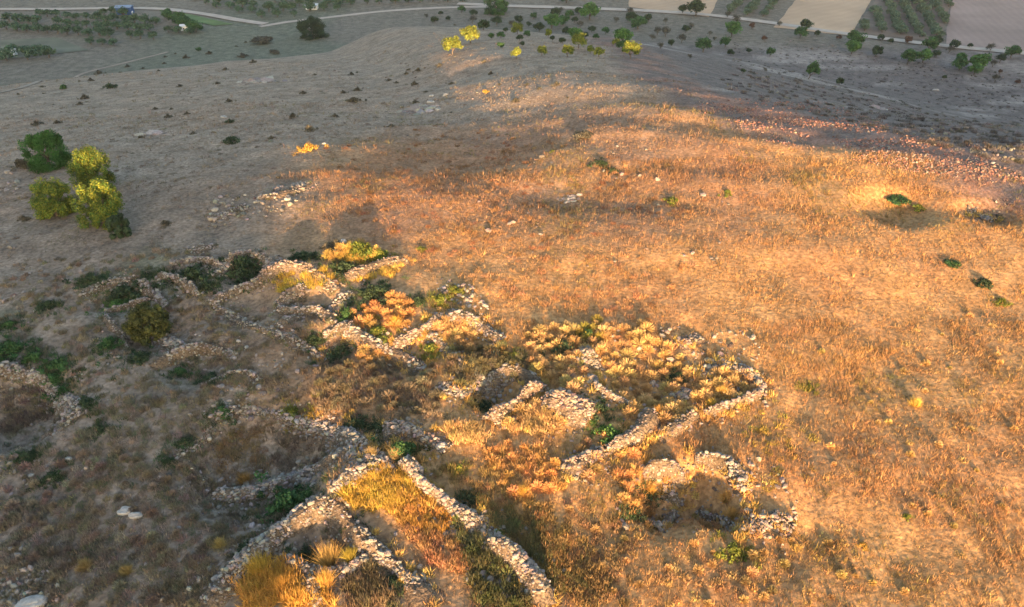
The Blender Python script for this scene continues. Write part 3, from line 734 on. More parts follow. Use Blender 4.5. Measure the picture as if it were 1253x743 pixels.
# ------------------------------------------------------------------ plants
def leaf_cloud(rs, cen, rad, n, leaf, colA, colB, up=.3, shell=.35, spike=0.0):
    """n leaf quads in an ellipsoid clump"""
    d = rs.normal(0, 1, (n, 3)); d /= np.linalg.norm(d, axis=1)[:, None]
    r = rs.uniform(shell, 1.0, n) ** .7
    c = np.array(cen)[None] + d * r[:, None] * np.array(rad)[None]
    nrm = d + np.array([0, 0, up])[None] + rs.normal(0, .55, (n, 3)); nrm /= np.linalg.norm(nrm, axis=1)[:, None]
    a = np.cross(nrm, rs.normal(0, 1, (n, 3))); a /= np.linalg.norm(a, axis=1)[:, None]
    if spike: a = a * (1 - spike) + (d * .5 + np.array([0, 0, 1])[None]) * spike; a /= np.linalg.norm(a, axis=1)[:, None]
    b = np.cross(nrm, a); b /= np.linalg.norm(b, axis=1)[:, None] + 1e-9
    s = leaf * rs.uniform(.6, 1.4, n)[:, None]
    V = np.stack([c - a * s, c - b * s * .5, c + a * s, c + b * s * .5], 1)
    f = rs.rand(n)[:, None]
    col = (np.array(colA)[None] * (1 - f) + np.array(colB)[None] * f) * rs.uniform(.8, 1.2, (n, 1))
    return V, np.repeat(col[:, None], 4, 1)

def crown(name, rs, rx, ry, rz, zc, nclump, nleaf, leaf, colA, colB, cr=.36, up=.4, low=-.35, spike=0.0, qr=(.35, .8)):
    Vs, Ts = [], []
    for k in range(nclump):
        d = rs.normal(0, 1, 3); d /= np.linalg.norm(d)
        if d[2] < low: d[2] = abs(d[2])
        q = rs.uniform(*qr)
        c = np.array([d[0] * rx, d[1] * ry, d[2] * rz]) * q + np.array([0, 0, zc])
        s = cr * rs.uniform(.65, 1.25)
        m = rs.uniform(.7, 1.3)
        v, t = leaf_cloud(rs, c, (rx * s, ry * s, rz * s * 1.05), nleaf, leaf, np.array(colA) * m, np.array(colB) * m, up, .3, spike)
        Vs.append(v); Ts.append(t)
    V = np.concatenate(Vs); T = np.concatenate(Ts)
    V[..., 2] = np.maximum(V[..., 2], -.02)
    n = len(V)
    return fast_mesh(name, V.reshape(-1, 3), np.arange(n * 4).reshape(n, 4), T.reshape(-1, 3), [M_LEAF])

def tube(pts, rad, sides=6):
    pts = np.array(pts, float); n = len(pts); V = []
    for i in range(n):
        d = pts[min(i + 1, n - 1)] - pts[max(i - 1, 0)]; d /= np.linalg.norm(d)
        a = np.cross(d, [.3, .9, .2]); a /= np.linalg.norm(a); b = np.cross(d, a)
        for k in range(sides):
            an = 6.2832 * k / sides
            V.append(pts[i] + rad[i] * (math.cos(an) * a + math.sin(an) * b))
    F = [(i * sides + k, i * sides + (k + 1) % sides, (i + 1) * sides + (k + 1) % sides, (i + 1) * sides + k) for i in range(n - 1) for k in range(sides)]
    return np.array(V), np.array(F)

def trunk_mesh(name, rs, h, r, spread=.3, limbs=4):
    V, F = tube([(0, 0, -.08), (rs.normal(0, .02), rs.normal(0, .02), h * .35), (rs.normal(0, .04), rs.normal(0, .04), h * .7)], [r * 1.3, r, r * .75])
    Vs, Fs, c = [V], [F], len(V)
    for k in range(limbs):
        a = 6.283 * (k + rs.rand() * .6) / limbs
        v, f = tube([(0, 0, h * .5), (math.cos(a) * spread * .5, math.sin(a) * spread * .5, h * .85), (math.cos(a) * spread, math.sin(a) * spread, h * 1.3)], [r * .6, r * .42, r * .12], 5)
        Vs.append(v); Fs.append(f + c); c += len(v)
    return fast_mesh(name, np.concatenate(Vs), np.concatenate(Fs), None, [M_BARK], True)

# meshes are one unit across; each plant is scaled to its size
GREEN = ((.028, .075, .030), (.06, .125, .042)); DKGREEN = ((.024, .046, .026), (.05, .078, .038)); BRIGHT = ((.045, .115, .035), (.085, .17, .045))
GREY = ((.06, .062, .048), (.10, .098, .075)); BROWNL = ((.085, .05, .035), (.13, .075, .05)); LIME = ((.085, .13, .027), (.18, .195, .036))  # LIME: green leaves with the yellow of the low sun put in
OLIVE = ((.042, .088, .048), (.085, .135, .08)); SCRUB = ((.068, .066, .05), (.12, .112, .085))
prs = np.random.RandomState(3)
def tree_var(cols, n, tall=1.0, leaf=.06, cl=22, nl=80):
    return [(crown('crown', prs, .5, .5,   .46 * tall, .46 * tall, cl, nl, leaf, cols[0], cols[1], cr=.42), trunk_mesh('trunk', prs, .36 * tall, .03, .2)) for _ in range(n)]
def bush_var(cols, n, tall=.6, leaf=.055, cl=18, nl=80, cr=.42):
    return [crown('shrub', prs, .5, .5, tall * .5, tall * .42, cl, nl, leaf, cols[0], cols[1], cr=cr) for _ in range(n)]
TREES = {'green': tree_var(GREEN, 4), 'dark': tree_var(DKGREEN, 3), 'lime': tree_var(LIME, 4), 'bright': tree_var(BRIGHT, 3), 'grey': tree_var(GREY, 3, leaf=.04, nl=40), 'brown': tree_var(BROWNL, 3)}
BUSH = {'dark': bush_var(SCRUB, 6, .5), 'green': bush_var(GREEN, 4, .5), 'lime': bush_var(LIME, 3, .55), 'grey': bush_var(GREY, 3, .45), 'dkgreen': bush_var(DKGREEN, 3, .55), 'gold': bush_var(((.34, .21, .05), (.46, .30, .07)), 2, .5)}
def sprawl(cols, n):
    out = []
    for _ in range(n):
        Vs, Ts = [], []
        for k in range(26):
            a = prs.uniform(0, 6.283); q = abs(prs.normal(0, .27)); m = prs.uniform(.6, 1.35); s = prs.uniform(.07, .17)
            zc = max(.03, (.26 - q * .5) * prs.uniform(.5, 1.1))
            v, t = leaf_cloud(prs, (math.cos(a) * q, math.sin(a) * q, zc), (s, s, s * .8), 55, .036, np.array(cols[0]) * m, np.array(cols[1]) * m, .4, .2, .35)
            Vs.append(v); Ts.append(t)
        V = np.concatenate(Vs); T = np.concatenate(Ts); V[..., 2] = np.maximum(V[..., 2], -.02); n_ = len(V)
        out.append(fast_mesh('weeds', V.reshape(-1, 3), np.arange(n_ * 4).reshape(n_, 4), T.reshape(-1, 3), [M_LEAF]))
    return out
WEED = {k: sprawl(c, 4) for k, c in (('green', GREEN), ('dkgreen', DKGREEN), ('lime', LIME), ('bright2', BRIGHT), ('dark', SCRUB), ('gold', ((.34, .21, .05), (.46, .30, .07))))}
count = {}
def px_size(p, w):
    return w * float((np.asarray(p) - CAM) @ FWD) / F_PX
def tree(px, py, w, kind, label, group=None, hs=1.0):
    w = w * 1.22; hs = hs * ((1.05 if kind == 'lime' else .82) if px < 800 else .92)
    """px, py: foot of the trunk in the photograph; w: crown width in its pixels"""
    p = pix(px, py)[0]; d = px_size(p, w)
    cr, tr = TREES[kind][count.setdefault('t' + kind, 0) % len(TREES[kind])]; count['t' + kind] += 1
    e = bpy.data.objects.new(kind_name.get(kind, 'tree'), None); C.objects.link(e); e.location = p; e.rotation_euler = (0, 0, R.uniform(0, 6.28)); e.scale = (d, d, d * hs)
    tag(e, label, 'tree', group)
    link('crown', cr, parent=e); link('trunk', tr, parent=e)
    return e
kind_name = {}
def bush(px, py, w, kind, label, group=None, hs=1.0, name='shrub', cat='shrub', sink=.02, lib=None):
    lib = lib or BUSH
    p = pix(px, py)[0]; d = px_size(p, w)
    m = lib[kind][count.setdefault('b' + kind, 0) % len(lib[kind])]; count['b' + kind] += 1
    o = link(name, m, (p[0], p[1], p[2] - sink), rz=R.uniform(0, 6.28), sc=(d, d * R.uniform(.8, 1.1), d * hs))
    return tag(o, label, cat, group)

# the four big bushes and a dark one at the left
def big_bush(px, py, w, h_px, seed, cols, label, spike=0, trunk=True, nclump=70, nleaf=240):
    p = pix(px, py)[0]; d = px_size(p, w); h = px_size(p, h_px * 1.05) / math.cos(math.radians(22))
    r_ = np.random.RandomState(seed)
    e = bpy.data.objects.new('large_bush', None); C.objects.link(e); e.location = p; tag(e, label, 'bush')
    link('crown', crown('crown', r_, d * .5, d * .46, h * .64, h * .37, nclump, nleaf, max(.06, d * .017), cols[0], cols[1], cr=.235, qr=(.5, .9), spike=spike, low=-.8), parent=e)
    link('trunk', trunk_mesh('trunk', r_, h * .5, .09, d * .25, 5), parent=e)
    return e
BG = ((.022, .078, .022), (.05, .13, .032)); BY = ((.032, .095, .022), (.19, .20, .028))  # BY: yellow of the sunlit tops put into the leaf colour
big_bush(63, 206, 56, 44, 1, BG, 'round dense green bush, uppermost of the cluster at left', spike=.55)
big_bush(119, 232, 52, 50, 2, BY, 'green bush with a broad sunlit golden crown top, right of the uppermost one', spike=.3)
big_bush(70, 264, 54, 42, 3, BY, 'green bush with a narrow sunlit yellow tip, leftmost of the cluster at left')
big_bush(128, 274, 60, 50, 4, BY, 'bushy green shrub with a wide sunlit yellow top, front of the cluster')
big_bush(148, 288, 30, 24, 5, DKGREEN, 'small dark green bush tucked at the front right of the cluster', nclump=60)
bush(27, 206, 30, 'dark', 'dark brown low scrub beside the uppermost green bush', None, 1.6, lib=WEED)
big_bush(186, 412, 56, 40, 7, ((.04, .055, .02), (.10, .10, .03)), 'olive green bush with a yellow tip among the left walls', spike=.2, nclump=60)
big_bush(383, 46, 42, 22, 8, ((.02, .042, .024), (.04, .066, .032)), 'wide dark green bush alone by the far pale track', nclump=60)
big_bush(607, 17, 34, 22, 9, GREEN, 'large round green tree crown at the far end of the hill', nclump=60)

# trees with sunlit tops near the far brow, labelled where they stand out
G1 = 'trees on the far brow of the hill'
for px, py, w, k, lab in [
    (554, 66, 19, 'lime', 'leftmost yellow crowned tree on the far slope'),
    (575, 53, 19, 'lime', 'yellow topped tree just right of the leftmost yellow one'),
    (632, 72, 12, 'lime', 'small yellow bush like tree left of the far grove'),
    (663, 68, 10, 'lime', 'little round yellow tree below the middle of the far grove'),
    (694, 70, 13, 'lime', 'round yellow tree under the far grove'),
    (733, 70, 11, 'lime', 'yellow tree near the right end of the front of the grove'),
    (722, 66, 9, 'lime', 'small yellow tree beside the right end of the front of the grove'),
    (708, 59, 15, 'lime', 'low orange yellow tree in the middle of the grove'),
    (771, 72, 19, 'lime', 'brightest yellow tree at the right end of the grove'),
    (761, 53, 20, 'bright', 'light green tree above the brightest yellow tree'),
    (762, 61, 13, 'green', 'dark green tree wedged over the brightest yellow tree'),
    (754, 57, 9, 'lime', 'small golden tree left of the brightest yellow tree'),
    (675, 35, 19, 'bright', 'yellow green tree at the upper left of the grove'),
    (703, 49, 16, 'bright', 'tall yellow green tree in the heart of the grove'),
    (671, 46, 9, 'lime', 'pale yellow little tree at the left of the grove'),
    (633, 42, 12, 'lime', 'olive yellow tree left of the grove, above the small yellow one'),
    (722, 24, 21, 'bright', 'widest light green tree at the top of the grove'),
    (781, 36, 17, 'green', 'green tree standing right of the grove near the road'),
    (773, 27, 14, 'dark', 'dark tree behind the green one right of the grove'),
    (895, 45, 18, 'bright', 'bright green low tree below the road, centre right'),
    (860, 64, 17, 'green', 'round dark green tree in the dark valley, left of a smaller one'),
    (887, 58, 12, 'green', 'smaller dark green tree in the valley beside a rounder one'),
    (851, 20, 19, 'dark', 'dark green round tree on the far side of the gravel road'),
    (985, 38, 14, 'dark', 'dark tree on the road edge below the tan field'),
    (979, 47, 14, 'green', 'green tree touching the dark one below the tan field'),
    (1045, 56, 18, 'green', 'large green tree at the lower right corner of the tan field'),
    (1042, 66, 16, 'bright', 'pale green low tree under the corner of the tan field'),
    (1072, 69, 13, 'dark', 'dark green tree right of the pale green low tree'),
    (1110, 79, 18, 'green', 'left one of two green trees below the planted rows'),
    (1129, 77, 16, 'bright', 'right one of two green trees below the planted rows'),
    (1136, 64, 17, 'green', 'green tree at the road under the planted rows'),
    (1145, 56, 12, 'dark', 'dark tree at the road at the foot of the planted rows'),
    (1173, 86, 16, 'green', 'left green tree of the clump under the mauve field'),
    (1175, 75, 10, 'bright', 'small light green tree behind the left one of the clump under the mauve field'),
    (1196, 86, 20, 'bright', 'largest bright green tree of the clump under the mauve field'),
    (1192, 92, 14, 'bright', 'low bright green tree in front of the largest of the clump'),
    (1237, 71, 15, 'green', 'round green tree by the road at the far right'),
    (1223, 77, 11, 'dark', 'dull green tree left of the round one by the road at the far right'),
    (942, 69, 10, 'green', 'lone small green tree left in the dark valley'),
    (989, 97, 15, 'green', 'leaning green tree with a visible dark trunk in the dark valley'),
]:
    t_ = tree(px, py, w, k, lab, G1 if px < 800 else 'trees in the valley by the gravel road', hs=1.35 if lab.startswith('leaning') else 1.0)
    if lab.startswith('leaning'): t_.rotation_euler = (0, .28, 0)
L_far = 'small dark grey green tree in the grove on the far brow'
for px, py, w in [(653, 23, 8), (686, 16, 8), (679, 20, 12), (708, 18, 10), (689, 31, 13), (697, 22, 10), (703, 28, 8), (692, 42, 10), (636, 50, 8), (647, 33, 7), (626, 33, 9),
                  (635, 28, 10), (660, 39, 12), (676, 50, 7), (688, 53, 8), (710, 34, 9), (724, 40, 9), (741, 42, 9), (729, 48, 7), (770, 17, 9), (754, 28, 8), (639, 57, 7), (592, 37, 14),
                  (578, 29, 10), (608, 31, 12), (613, 59, 8), (619, 40, 7), (601, 48, 8), (532, 28, 9), (565, 16, 9), (579, 20, 9), (522, 22, 6), (539, 19, 6), (548, 25, 6), (613, 47, 9), (645, 45, 8), (716, 47, 8)]:
    tree(px, py, w, ['dark', 'green', 'grey', 'dark'][int(px) % 4], L_far, 'small trees of the far grove')
L_val = 'small dull dark tree in the dark valley by the road'
for px, py, w in [(793, 27, 11), (804, 43, 10), (814, 45, 12), (798, 49, 8), (808, 60, 8), (821, 56, 8), (834, 53, 11), (839, 40, 9), (846, 35, 7), (814, 29, 7), (835, 17, 11), (890, 22, 8), (901, 29, 11), (920, 35, 7),
                  (894, 68, 8), (874, 50, 5), (868, 44, 6), (916, 65, 6), (935, 50, 6), (844, 72, 6), (909, 90, 6), (953, 33, 7), (999, 44, 7), (1026, 49, 6), (1077, 50, 8), (1089, 54, 7), (1110, 53, 9), (1145, 70, 9),
                  (1167, 60, 11), (1161, 65, 9), (1211, 63, 10), (1214, 82, 9), (1186, 59, 6), (1027, 104, 9), (1223, 90, 5), (1217, 101, 10), (1244, 103, 6), (1155, 97, 5)]:
    tree(px, py, w, ['grey', 'dark', 'dark', 'brown'][int(px * 7 + py) % 4 if px > 880 else int(px) % 2], L_val, 'small trees of the dark valley')

# low dark scrub on the bare slope
L_s = 'small dark low scrub on the bare grey slope'
for px, py, w in [(121, 90, 11), (111, 99, 11), (97, 100, 5), (51, 107, 8), (53, 115, 5), (22, 116, 7), (156, 82, 8), (147, 89, 6), (175, 84, 6), (194, 87, 5), (201, 78, 7), (202, 70, 6), (215, 66, 4), (228, 71, 10),
                  (256, 66, 9), (289, 57, 5), (301, 52, 5), (297, 70, 14), (310, 77, 10), (276, 86, 10), (266, 103, 9), (220, 106, 10), (104, 121, 15), (98, 128, 10), (70, 151, 12), (45, 153, 16), (206, 144, 12), (210, 134, 7),
                  (280, 125, 12), (190, 134, 8), (229, 140, 9), (172, 169, 10), (237, 164, 9), (538, 81, 12), (512, 87, 10), (500, 86, 7), (497, 91, 9), (430, 92, 9), (437, 89, 4), (385, 92, 7), (476, 99, 9), (485, 102, 8),
                  (507, 104, 12), (553, 103, 10), (593, 76, 8), (601, 91, 10), (611, 104, 7), (521, 113, 8), (508, 126, 10), (359, 144, 16), (410, 143, 12), (433, 125, 20), (420, 114, 10), (371, 115, 10), (332, 170, 11),
                  (479, 155, 12), (378, 160, 18), (438, 111, 12), (552, 138, 5), (653, 97, 9), (681, 104, 12), (660, 109, 8), (631, 124, 14), (645, 104, 10), (202, 275, 18), (343, 177, 6), (495, 188, 5), (620, 165, 6),
                  (556, 31, 5), (30, 270, 18), (290, 262, 12), (340, 218, 12), (695, 120, 6), (724, 90, 5)]:
    bush(px, py, w, 'dark', L_s, 'dark scrub dotted over the bare slope', hs=R.uniform(.9, 1.3), lib=WEED)
for px, py, w, k, lab, hs in [
    (78, 109, 11, 'green', 'small round green bush near the left path', 1.1), (135, 108, 20, 'dkgreen', 'low dark green mound of scrub on the left slope', .6),
    (243, 62, 9, 'green', 'small green bush beside the pale path at upper left', 1), (321, 53, 28, 'grey', 'wide grey brown bush left of the big dark green one', .75), (336, 66, 13, 'grey', 'small grey bush under the wide grey brown one', 1),
    (281, 150, 16, 'dkgreen', 'dark green mat of scrub beside a white stone', .6), (284, 174, 30, 'dkgreen', 'flat oval dark green thicket on the upper slope', .5),
    (378, 184, 34, 'gold', 'glowing golden orange bush alone on the shaded slope', .6), (594, 114, 18, 'gold', 'small orange lit tuft far up the slope', .5),
    (715, 168, 40, 'dark', 'wide dark scrub patch in a hollow among orange grass', .4), (735, 202, 30, 'dkgreen', 'dark green scrub streak in the grassy slope', .45), (750, 210, 22, 'dkgreen', 'dark shadow streak built as scrub, just below the first streak', .45),  # last of these is a dark shadow drawn as a bush
    (821, 248, 30, 'lime', 'yellow green bush on the golden slope, right of centre', .55), (890, 237, 18, 'lime', 'small yellow green bush upper right of the other yellow green one', .6),
    (1100, 247, 34, 'green', 'long green strip of plants in the dip at right, upper piece', .4), (1124, 255, 26, 'lime', 'yellowish right end of the green strip in the dip', .4),
    (1165, 325, 24, 'green', 'green clump at the top left of the lower right hollow', .5), (1203, 349, 34, 'dkgreen', 'dark green clump in the middle of the lower right hollow', .5), (1225, 371, 30, 'lime', 'yellow green clump at the lower end of the right hollow', .45),
    (1222, 266, 22, 'dark', 'dark weeds inside the stone edged pit', .4), (1110, 634, 18, 'lime', 'small olive bush with a long shadow in the lower right grass', .7), (1055, 668, 18, 'gold', 'brown tuft in the lower right grass', .6),
    (676, 186, 10, 'lime', 'tiny yellow bush among orange grass at the far slope', .6), (515, 306, 18, 'lime', 'dull yellow bush on the shaded slope right of the ruin', .6)]:
    bush(px, py, w, k, lab, None, hs * (1.5 if k in WEED and k != 'green' else 1), lib=WEED if k in WEED and k != 'green' else None)

# weeds inside the ruins
UND = []
for px, py, w, k, lab, hs in [
    (352, 622, 62, 'green', 'largest bright green bush, in the shade below the big sunken room', .62), (376, 610, 34, 'green', 'green shoulder at the right of the largest bright green bush', .6),
    (490, 556, 52, 'green', 'deep green bush at the top end of the long lower wall', .6), (300, 333, 46, 'dkgreen', 'dark thicket under the rounded wall with a pink top', .8),
    (236, 340, 44, 'dkgreen', 'dark green growth filling the overgrown upper room', .6), (255, 352, 26, 'dkgreen', 'dark green clump at the lower right of the overgrown upper room', .6),
    (424, 387, 27, 'green', 'round dark green clump between the two short grey walls', .75), (385, 417, 26, 'dkgreen', 'dark green weeds below the small brown cell', .6), (415, 433, 34, 'dkgreen', 'dark green weeds at the foot of the wall running down right', .55),
    (145, 374, 30, 'bright2', 'bright green patch inside the upper left cell', .5), (150, 362, 46, 'dkgreen', 'dark green back growth of the upper left cell', .5),
    (132, 424, 32, 'green', 'green bush left of the olive green bush', .6), (14, 432, 46, 'green', 'broad green bush at the left edge', .6), (42, 442, 34, 'green', 'green bush right of the broad one at the left edge', .6),
    (70, 448, 34, 'green', 'upper green bush in the weedy trail at left', .6), (66, 466, 30, 'green', 'middle green bush in the weedy trail at left', .6), (80, 482, 34, 'green', 'lower green bush in the weedy trail at left', .6),
    (106, 497, 32, 'dkgreen', 'dark green bush beside a white stone at the end of the weedy trail', .6), (12, 400, 24, 'green', 'small green bush at the left edge over the broad one', .6), (60, 375, 26, 'dkgreen', 'dull green tuft on the slope left of the upper left cell', .5),
    (115, 346, 34, 'dkgreen', 'dark green growth outside the top left corner of the upper left cell', .5), (180, 343, 34, 'dkgreen', 'dark green growth between the two upper left rooms', .5),
    (222, 457, 26, 'green', 'green clump in the shaded room under the arched wall', .55), (258, 466, 28, 'dkgreen', 'dark green clump right of the other one under the arched wall', .5), (170, 440, 32, 'dkgreen', 'dark green weeds below the olive green bush', .5),
    (272, 505, 26, 'green', 'green weeds above the lit corner of the big sunken room', .6), (225, 543, 24, 'dkgreen', 'dark green weeds left of the big sunken room', .6), (440, 520, 28, 'dkgreen', 'dark green weeds above the upper right wall of the big room', .6), (462, 524, 24, 'dkgreen', 'dark green weeds right above the big room', .6),
    (32, 562, 28, 'dkgreen', 'dark green weed clump under the left sunken room', .6), (62, 586, 24, 'dkgreen', 'dark green weed clump left of centre of the lower left slope', .6), (122, 527, 22, 'dkgreen', 'small dark weed clump between the left ruin and the big room', .6), (205, 566, 20, 'dkgreen', 'small dark weed clump by the thin forked wall', .6),
    (302, 674, 30, 'dkgreen', 'dark green weeds on the left flank of the triangular cell', .6), (434, 648, 26, 'green', 'green bush at the right wall of the triangular cell', .7), (372, 682, 26, 'dkgreen', 'dark green weeds within the triangular cell', .7),
    (575, 612, 28, 'dkgreen', 'dark green growth on the shaded side of the long lower wall', .6), (607, 655, 22, 'lime', 'yellow green tuft by the shaded side of the long lower wall', .6), (590, 668, 24, 'dkgreen', 'dark green tuft half way down the long lower wall', .6), (618, 690, 26, 'dkgreen', 'dark green growth at the lower end of the long wall', .6),
    (356, 507, 28, 'lime', 'yellow green tuft on the upper wall of the big room', .7), (380, 510, 15, 'gold', 'small orange tuft on the upper wall of the big room', .9), (746, 534, 36, 'bright2', 'vivid green bush in the golden enclosure', .7), (720, 412, 28, 'green', 'green bush at the top of the golden enclosure', .6),
    (896, 676, 28, 'lime', 'olive yellow bush below the round hut ruins', .8), (630, 436, 16, 'lime', 'small yellow green bush above the shaded room', .8), (540, 368, 26, 'lime', 'yellow green bush above the tip of the middle ruin', .6), (556, 356, 20, 'lime', 'upper yellow green bush behind the tip of the middle ruin', .6), (528, 430, 36, 'lime', 'yellow green bush in the first middle room', .5),
    (440, 310, 34, 'lime', 'yellow green sunlit bush at the top of the ruin', .8), (465, 314, 22, 'lime', 'second yellow green bush right of the one at the top of the ruin', .8), (372, 316, 30, 'dkgreen', 'dark green low bush behind the bright bent wall', .5), (420, 330, 40, 'dkgreen', 'dark green growth in the hollow between the two bright walls', .5),
    (412, 300, 20, 'dark', 'black scrub just above the top of the ruin', .7), (455, 362, 44, 'dkgreen', 'dark green growth in the room below the right bright wall', .5), (510, 370, 26, 'dkgreen', 'dark weeds in the room above the middle tip', .5), (450, 392, 20, 'lime', 'yellow tuft left of the orange tufts', .7), (462, 408, 30, 'lime', 'olive patch below the orange tufts', .5),
    (560, 575, 22, 'lime', 'yellow tuft right of the deep green bush', .6), (650, 478, 18, 'dark', 'black weeds in the deep shaded room', .6), (590, 500, 26, 'dkgreen', 'dark weeds at the left corner of the deep shaded room', .5), (690, 425, 34, 'dkgreen', 'dark green weeds behind the golden tufts', .5), (730, 500, 30, 'dkgreen', 'dark green weeds right of the pinkish heap', .5),
    (830, 462, 26, 'dkgreen', 'dark weeds in the middle of the big enclosure', .5), (790, 605, 26, 'dkgreen', 'dark weeds left of the round hut ruins', .5), (775, 625, 24, 'dkgreen', 'dark weeds below left of the round hut ruins', .5), (480, 715, 26, 'dkgreen', 'dark green clump right of the triangular cell near the bottom', .6), (990, 475, 14, 'lime', 'small yellow tuft right of the big enclosure', .7)]:
    UND.append((px, py, w, k))
    bush(px, py, w * 1.25, k, lab, 'weeds among the ruined walls', hs * 1.5, name='weed_bush', cat='weeds', sink=.04, lib=WEED)

GV, GT = [], []
for px, py, w, k in UND:
    p = pix(px, py)[0]; d = px_size(p, w); n = int(10 + 14 * d * d)
    x = p[0] + rs.normal(0, .42, n) * d; y = p[1] + rs.normal(0, .36, n) * d
    P = np.stack([x, y, terrain(x, y)], -1)
    c = {'lime': (.20, .19, .045), 'bright2': (.07, .14, .04), 'gold': (.4, .26, .07), 'dark': (.07, .065, .045)}.get(k, (.05, .085, .04))
    puffs(P, .24, .16, c, rs, 40, .02)
V = np.concatenate(GV); T = np.concatenate(GT)
o = link('green_undergrowth', fast_mesh('green_undergrowth', V, np.arange(len(V)).reshape(-1, 3), T, [M_GRASS]))
tag(o, 'low green undergrowth spreading between the ruined walls', 'undergrowth', kind='stuff')

# golden tufts that stand out
def big_tuft(px, py, w, h, lab, col, lean=.55, seed=0):
    p = pix(px, py)[0]; r_ = np.random.RandomState(seed + 50); d = px_size(p, w)
    V, T = tuft_arrays(np.zeros((1, 3)), np.array([h]), np.array([d * .16]), np.array([lean]), 700, np.array([.012]), np.array([col]), r_)
    o = link('grass_tuft', fast_mesh('grass_tuft', V, np.arange(len(V)).reshape(-1, 3), T, [M_GRASS]), p)
    return tag(o, lab, 'grass tuft', 'large tufts of dry grass')
for i, (px, py, w, h, lab, c, ln) in enumerate([
    (404, 692, 40, .95, 'big fan shaped golden tuft in the triangular cell', (.52, .34, .11), .42), (398, 714, 34, .6, 'golden tuft in front of the big fan shaped one', (.52, .33, .09), .5),
    (428, 684, 22, .5, 'yellow green tuft right of the big fan shaped one', (.30, .25, .05), .5), (318, 700, 46, .8, 'tall olive golden tuft left of the triangular cell', (.40, .29, .06), .45),
    (345, 720, 40, .6, 'bright orange tuft at the bottom left corner of the lit bank', (.55, .31, .07), .6), (484, 560, 26, .5, 'straw tuft beside the deep green bush', (.34, .26, .12), .6), (455, 560, 28, .5, 'straw tuft on the stone spread', (.34, .25, .11), .6),
    (796, 604, 17, .45, 'round orange tuft left of the round huts', (.54, .33, .08), .8), (888, 612, 22, .45, 'round golden tuft in the right chamber, upper one', (.48, .30, .10), .8), (896, 632, 17, .45, 'round golden tuft in the right chamber, lower one', (.48, .30, .10), .8),
    (883, 482, 15, .45, 'round pale golden tuft within the big enclosure', (.52, .34, .10), .8), (870, 497, 22, .4, 'yellow tuft against the outer lit wall', (.55, .38, .08), .8), (805, 507, 20, .45, 'orange tuft at the foot of the lower lit wall', (.50, .29, .09), .8),
    (484, 397, 17, .5, 'brightest orange tuft among the orange ones', (.58, .33, .06), .8), (433, 407, 15, .4, 'yellow tuft under the orange ones', (.50, .36, .06), .8), (480, 426, 15, .35, 'pale round tuft under the middle wall', (.48, .30, .12), .9),
    (640, 605, 18, .4, 'golden tuft in the lit strip below the shaded room', (.54, .34, .08), .8), (105, 695, 0.1 + 20, .4, 'faded straw tuft in the lower left slope', (.26, .20, .09), .6), (155, 702, 20, .4, 'olive straw tuft right of the other one in the lower left slope', (.24, .19, .08), .6),
    (270, 669, 20, .4, 'yellowish tuft left of the triangular cell', (.30, .25, .10), .6), (1120, 496, 22, .4, 'bright yellow tuft in the right grass', (.55, .38, .09), .8), (300, 590, 24, .5, 'rusty tuft inside the big sunken room', (.24, .16, .06), .6)]):
    big_tuft(px, py, w, h, lab, c, ln, i)

# olive rows on the plain
def olive_mesh(rs, cols):
    a = crown('olive', rs, .5, .5, .44, .42, 12, 40, .075, cols[0], cols[1], cr=.46)
    return a
OL = [olive_mesh(prs, OLIVE) for _ in range(5)] ; OLR = [olive_mesh(prs, ((.06, .105, .065), (.12, .165, .11))) for _ in range(4)]
OTR = trunk_mesh('trunk', prs, .26, .035, .12, 3)
def inside(q, pts):
    ins = np.zeros(len(q), bool); pts = np.array(pts, float); j = len(pts) - 1
    for i in range(len(pts)):
        c = ((pts[i, 1] > q[:, 1]) != (pts[j, 1] > q[:, 1])) & (q[:, 0] < (pts[j, 0] - pts[i, 0]) * (q[:, 1] - pts[i, 1]) / (pts[j, 1] - pts[i, 1] + 1e-9) + pts[i, 0])
        ins ^= c; j = i
    return ins
def orchard(outline, d_row, d_tree, ang, size, meshes, label, group, jit=.5, hs=.8, miss=.06):
    w = poly_world(outline); c = w.mean(0); ext = np.abs(w - c).max() * 1.5
    a = np.arange(-ext, ext, d_tree); b = np.arange(-ext, ext, d_row)
    A, B = np.meshgrid(a, b); A = A.ravel() + rng.normal(0, jit, A.size); B = B.ravel() + rng.normal(0, jit * .6, B.size)
    ca, sa = math.cos(ang), math.sin(ang)
    P = np.stack([c[0] + A * ca - B * sa, c[1] + A * sa + B * ca], -1)
    k = inside(P, w) & (rng.rand(len(P)) > miss); P = P[k]; n = 0
    for x, y in P:
        e = bpy.data.objects.new('olive_tree', None); C.objects.link(e)
        s = size * R.uniform(.75, 1.2); e.location = (x, y, ground(x, y)); e.scale = (s, s, s * hs); e.rotation_euler = (0, 0, R.uniform(0, 6.28))
        tag(e, label, 'tree', group)
        link('crown', R.choice(meshes), parent=e); link('trunk', OTR, parent=e); n += 1
    print(group, n)
orchard([(0, 24), (60, 17), (145, 17), (195, 24), (240, 42), (185, 50), (125, 58), (68, 46), (0, 42)], 8.2, 3.3, math.radians(-12), 3.7, OL, 'grey green olive tree in the orchard below the track at top left', 'olive orchard at top left', jit=.28, hs=.75)
orchard([(0, 63), (62, 60), (64, 74), (0, 82)], 6, 5.5, math.radians(10), 4.8, OL, 'green tree in the hedge at the left edge of the plain', 'trees at the left edge of the plain')
orchard([(232, -4), (570, -4), (572, 6), (470, 9), (395, 16), (330, 25), (300, 20), (250, 9)], 7.6, 4.4, math.radians(6), 3.9, OL, 'olive tree in the band beyond the far pale track', 'olive band beyond the far track')
